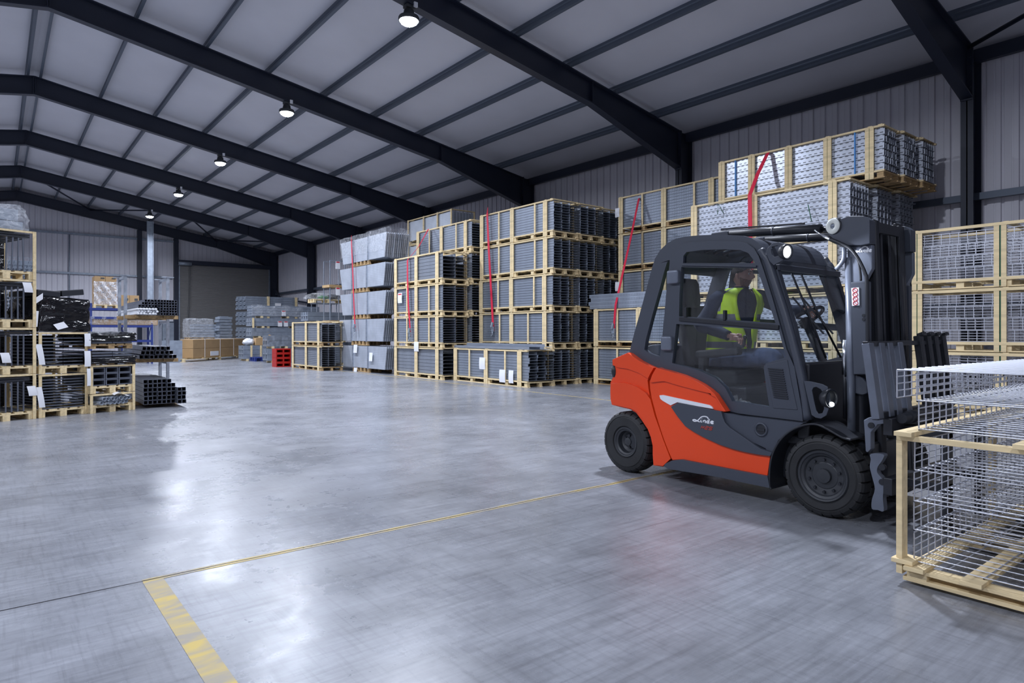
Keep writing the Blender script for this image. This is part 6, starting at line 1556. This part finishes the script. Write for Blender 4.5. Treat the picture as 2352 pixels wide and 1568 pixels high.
# head: an ellipsoid shaped into skull, brow, nose, lips, chin
HC_ = Vector((5.548, 3.495, 1.945)); HYAW = math.radians(6)
def headpt(lon, lat):
    # lon 0 = face forward, lat -90..90
    cl, sl = math.cos(lat), math.sin(lat); f = math.cos(lon) * cl; sd = math.sin(lon) * cl; z = sl
    w, d, h = 0.078, 0.098, 0.122
    if z < 0:
        k = -z; w *= 1 - 0.20 * k * k; d *= 1 - 0.12 * k
        if f < 0: d *= 1 - 0.25 * k
    x, y, zz = sd * w, f * d, z * h
    if f > 0.25 and z < 0.55: y = max(y, 0) * 1.0 + 0.0
    face = max(0.0, f)
    def bump(lo, la, sg, amp, sgz=None): return amp * math.exp(-((lon - lo) / sg) ** 2 - ((lat - la) / (sgz or sg)) ** 2)
    y += bump(0, -0.10, 0.16, 0.026, 0.20) + bump(0, -0.22, 0.13, 0.014, 0.10)      # nose
    y += bump(0.0, 0.20, 0.6, 0.008, 0.12)                                            # brow
    y -= bump(0.36, 0.06, 0.17, 0.013, 0.12) + bump(-0.36, 0.06, 0.17, 0.013, 0.12)     # eye sockets
    y += bump(0, -0.52, 0.26, 0.012, 0.06) + bump(0, -0.64, 0.24, 0.011, 0.06) - bump(0, -0.58, 0.28, 0.007, 0.03)   # lips
    y += bump(0, -0.95, 0.45, 0.014, 0.16)                                             # chin
    sgn = 1 if sd > 0 else -1
    x += sgn * (bump(0.9, -0.12, 0.3, 0.006) + bump(-0.9, -0.12, 0.3, 0.006) + bump(1.0, -0.75, 0.4, 0.008) + bump(-1.0, -0.75, 0.4, 0.008))
    c, s = math.cos(HYAW), math.sin(HYAW)
    lx, ly = -x, -y                             # forward is -Y
    return HC_ + Vector((lx * c - ly * s, lx * s + ly * c, zz))
def head_sheet(mb, lo0, lo1, la0, la1, nu, nv, off=0.0, edge=None):
    def fn(u, v):
        lo = lo0 + (lo1 - lo0) * u; la = la0 + (la1 - la0) * v
        if edge: lo, la = edge(lo, la, u, v)
        p = headpt(lo, la); return p + (p - HC_).normalized() * off
    mb.sheet(fn, nu, nv)
head_sheet(body, -PI, PI, -PI / 2 + 0.02, PI / 2 - 0.02, 56, 40)
def at_head(x, y, z):                         # x to his left(+)/right(-) in head frame, y forward
    c, s = math.cos(HYAW), math.sin(HYAW); lx, ly = x, -y
    return HC_ + Vector((lx * c - ly * s, lx * s + ly * c, z))
for sg in (1, -1):                            # ears
    e = MB().ball((0, 0, 0), 0.031, 12, 8, (0.32, 0.62, 1.05))
    ce = at_head(sg * 0.081, -0.012, -0.012); body._add([Vector(p) + ce for p in e.v], e.f, True)
    e = MB().ball((0, 0, 0), 0.012, 8, 6, (0.6, 0.8, 1.0)); ce = at_head(sg * 0.086, 0.0, -0.03); body._add([Vector(p) + ce for p in e.v], e.f, True)
bo = body.build('body', M['skin'], PERS)
for sg in (1, -1):
    ec = at_head(sg * 0.031, 0.0800, 0.012)
    eye = MB().ball(ec, 0.0112, 10, 8).build('eye', M['eye'], bo)
    MB().ball(at_head(sg * 0.032, 0.0885, 0.011), 0.0046, 8, 6).build('pupil', M['truck_dark'], bo)
    MB().tube([at_head(sg * 0.014, 0.101, 0.03), at_head(sg * 0.034, 0.098, 0.036), at_head(sg * 0.052, 0.084, 0.030)], [0.004, 0.005, 0.003], 6).build('eyebrow', M['hair'], bo)
hb = MB()
def hairline(lo, la, u, v):
    low = 0.78 - 0.6 * min(1, abs(lo) / 1.25) - 0.55 * max(0, min(1, (abs(lo) - 1.45) / 0.9))
    return lo, low + (PI / 2 - 0.02 - low) * v
head_sheet(hb, -PI, PI, 0, 1, 60, 16, 0.007, hairline)
hb.build('hair', M['hair'], PERS)
bd = MB()
def beardline(lo, la, u, v):
    topl = -0.30 - 0.36 * math.exp(-(lo / 0.42) ** 2) + 0.35 * max(0, (abs(lo) - 1.0)) * 1.0
    return lo, -PI / 2 + 0.25 + (topl + PI / 2 - 0.25) * v
head_sheet(bd, -1.42, 1.42, 0, 1, 40, 12, 0.003, beardline)
mus = lambda lo, la, u, v: (lo, -0.50 + 0.10 * v)
head_sheet(bd, -0.42, 0.42, 0, 1, 16, 4, 0.0035, mus)
bd.build('beard', M['beard'], PERS)
# jumper: torso, collar and sleeves
def ring(c, a, b, yaw, n=36, p=2.4, t0=0.0, t1=2 * PI, closed=True):
    out = []
    for k in range(n if closed else n + 1):
        t = t0 + (t1 - t0) * k / n; ct, st_ = math.cos(t), math.sin(t)
        x = a * math.copysign(abs(ct) ** (2 / p), ct); y = b * math.copysign(abs(st_) ** (2 / p), st_)
        cc, ss = math.cos(yaw), math.sin(yaw); out.append(Vector((c[0] + x * cc - y * ss, c[1] + x * ss + y * cc, c[2])))
    return out
TR = [((5.56, 3.655, 1.10), 0.185, 0.145, 0.0), ((5.56, 3.635, 1.20), 0.20, 0.175, 0.0), ((5.56, 3.62, 1.32), 0.205, 0.178, -0.05), ((5.558, 3.60, 1.46), 0.205, 0.165, -0.25),
      ((5.556, 3.57, 1.58), 0.21, 0.15, -0.38), ((5.555, 3.54, 1.68), 0.205, 0.128, -0.45), ((5.555, 3.53, 1.745), 0.175, 0.10, -0.45), ((5.553, 3.52, 1.79), 0.115, 0.08, -0.4), ((5.552, 3.515, 1.815), 0.074, 0.068, -0.2), ((5.552, 3.512, 1.84), 0.07, 0.066, -0.2)]
jm = MB().loft([ring(c, a, b, y) for c, a, b, y in TR], True, False, True)
def sleeve(S, E_, W, r):
    N_ = Vector((5.555, 3.53, 1.76)); pts = [S.lerp(N_, 0.55), S + (S - E_).normalized() * 0.0, S.lerp(E_, 0.35), S.lerp(E_, 0.75), E_, E_.lerp(W, 0.2), E_.lerp(W, 0.6), W.lerp(E_, 0.06)]
    jm.tube(spline([tuple(p) for p in pts], 3), [x for x in [r * f for f in (0.55, 0.72, 0.88, 1.0, 1.07, 1.05, 1.0, 0.97, 0.95, 0.94, 0.95, 0.97, 1.0, 0.97, 0.92, 0.86, 0.8, 0.78, 0.72, 0.68, 0.62, 0.6)]][:22], 14)
sleeve(SH_R, EL_R, WR_R, 0.075); sleeve(SH_L, EL_L, WR_L, 0.07)
jo = jm.build('jumper', M['navy'], PERS)
# trousers and boots
tm = MB().loft([ring(c, a, b, 0) for c, a, b in (((5.56, 3.66, 1.08), 0.19, 0.15), ((5.56, 3.64, 1.16), 0.195, 0.165), ((5.56, 3.63, 1.22), 0.19, 0.16))], True, True, True)
for H_, K, A_ in ((HIP_R, KN_R, AN_R), (HIP_L, KN_L, AN_L)):
    tm.tube(spline([tuple(p) for p in (H_, H_.lerp(K, 0.4), K + Vector((0, 0.03, 0)), K.lerp(A_, 0.12) + Vector((0, -0.02, 0)), K.lerp(A_, 0.5), A_)], 4),
            [0.098 - 0.0022 * k for k in range(21)], 14)
tm.build('trousers', M['denim'], PERS)
for A_ in (AN_R, AN_L):
    MB().loft([ring((A_.x, A_.y + dy, z), a, b, 0, 20) for dy, z, a, b in ((-0.06, 0.585, 0.05, 0.145), (-0.06, 0.61, 0.054, 0.15), (-0.04, 0.66, 0.052, 0.12), (0, 0.71, 0.052, 0.068), (0, 0.78, 0.052, 0.06))], smooth=True).build('boot', M['truck_dark'], PERS)
# hi-vis vest: open at the front, tape round the waist and over the shoulders
vest = MB(); VR = [t for t in TR[1:9]]
dense = []
for i in range(len(VR) - 1):
    for k in range(4):
        f = k / 4; (c0, a0, b0, y0), (c1_, a1, b1, y1) = VR[i], VR[i + 1]
        dense.append((tuple(Vector(c0).lerp(Vector(c1_), f)), a0 + (a1 - a0) * f, b0 + (b1 - b0) * f, y0 + (y1 - y0) * f))
nV = 60
def gap(z): return math.radians(6 + 17 * max(0, min(1, (z - 1.35) / 0.35)))
rg = []
for c, a, b, y in dense:
    g = gap(c[2]); t0 = -PI / 2 + g; t1 = 1.5 * PI - g
    o = 0.017 + (0.006 if c[2] < 1.6 else 0.012)
    r0 = ring(c, a + o, b + o, y, nV, 2.4, t0, t1, False)
    for k, p in enumerate(r0): r0[k] = p + Vector((0.004 * math.sin(k * 0.9 + c[2] * 30), 0.004 * math.cos(k * 1.3 + c[2] * 22), 0.012 if c[2] > 1.7 else 0))
    rg.append(r0)
for i in range(len(rg) - 1):
    for k in range(nV):
        z = (rg[i][k].z + rg[i + 1][k].z) / 2
        frac = k / nV; edge = k < 2 or k >= nV - 2
        tape = ((1.51 < z < 1.575 or 1.26 < z < 1.33) and not edge) or (z > 1.60 and (0.16 < frac < 0.205 or 0.795 < frac < 0.84))
        vest.mat(1 if tape else 0)._add([rg[i][k], rg[i][k + 1], rg[i + 1][k + 1], rg[i + 1][k]], [(0, 1, 2, 3)], True)
vo_ = vest.build('hi_vis_vest', [M['hivis'], M['reflect']], PERS)
sd = vo_.modifiers.new('thick', 'SOLIDIFY'); sd.thickness = 0.006; sd.offset = 1
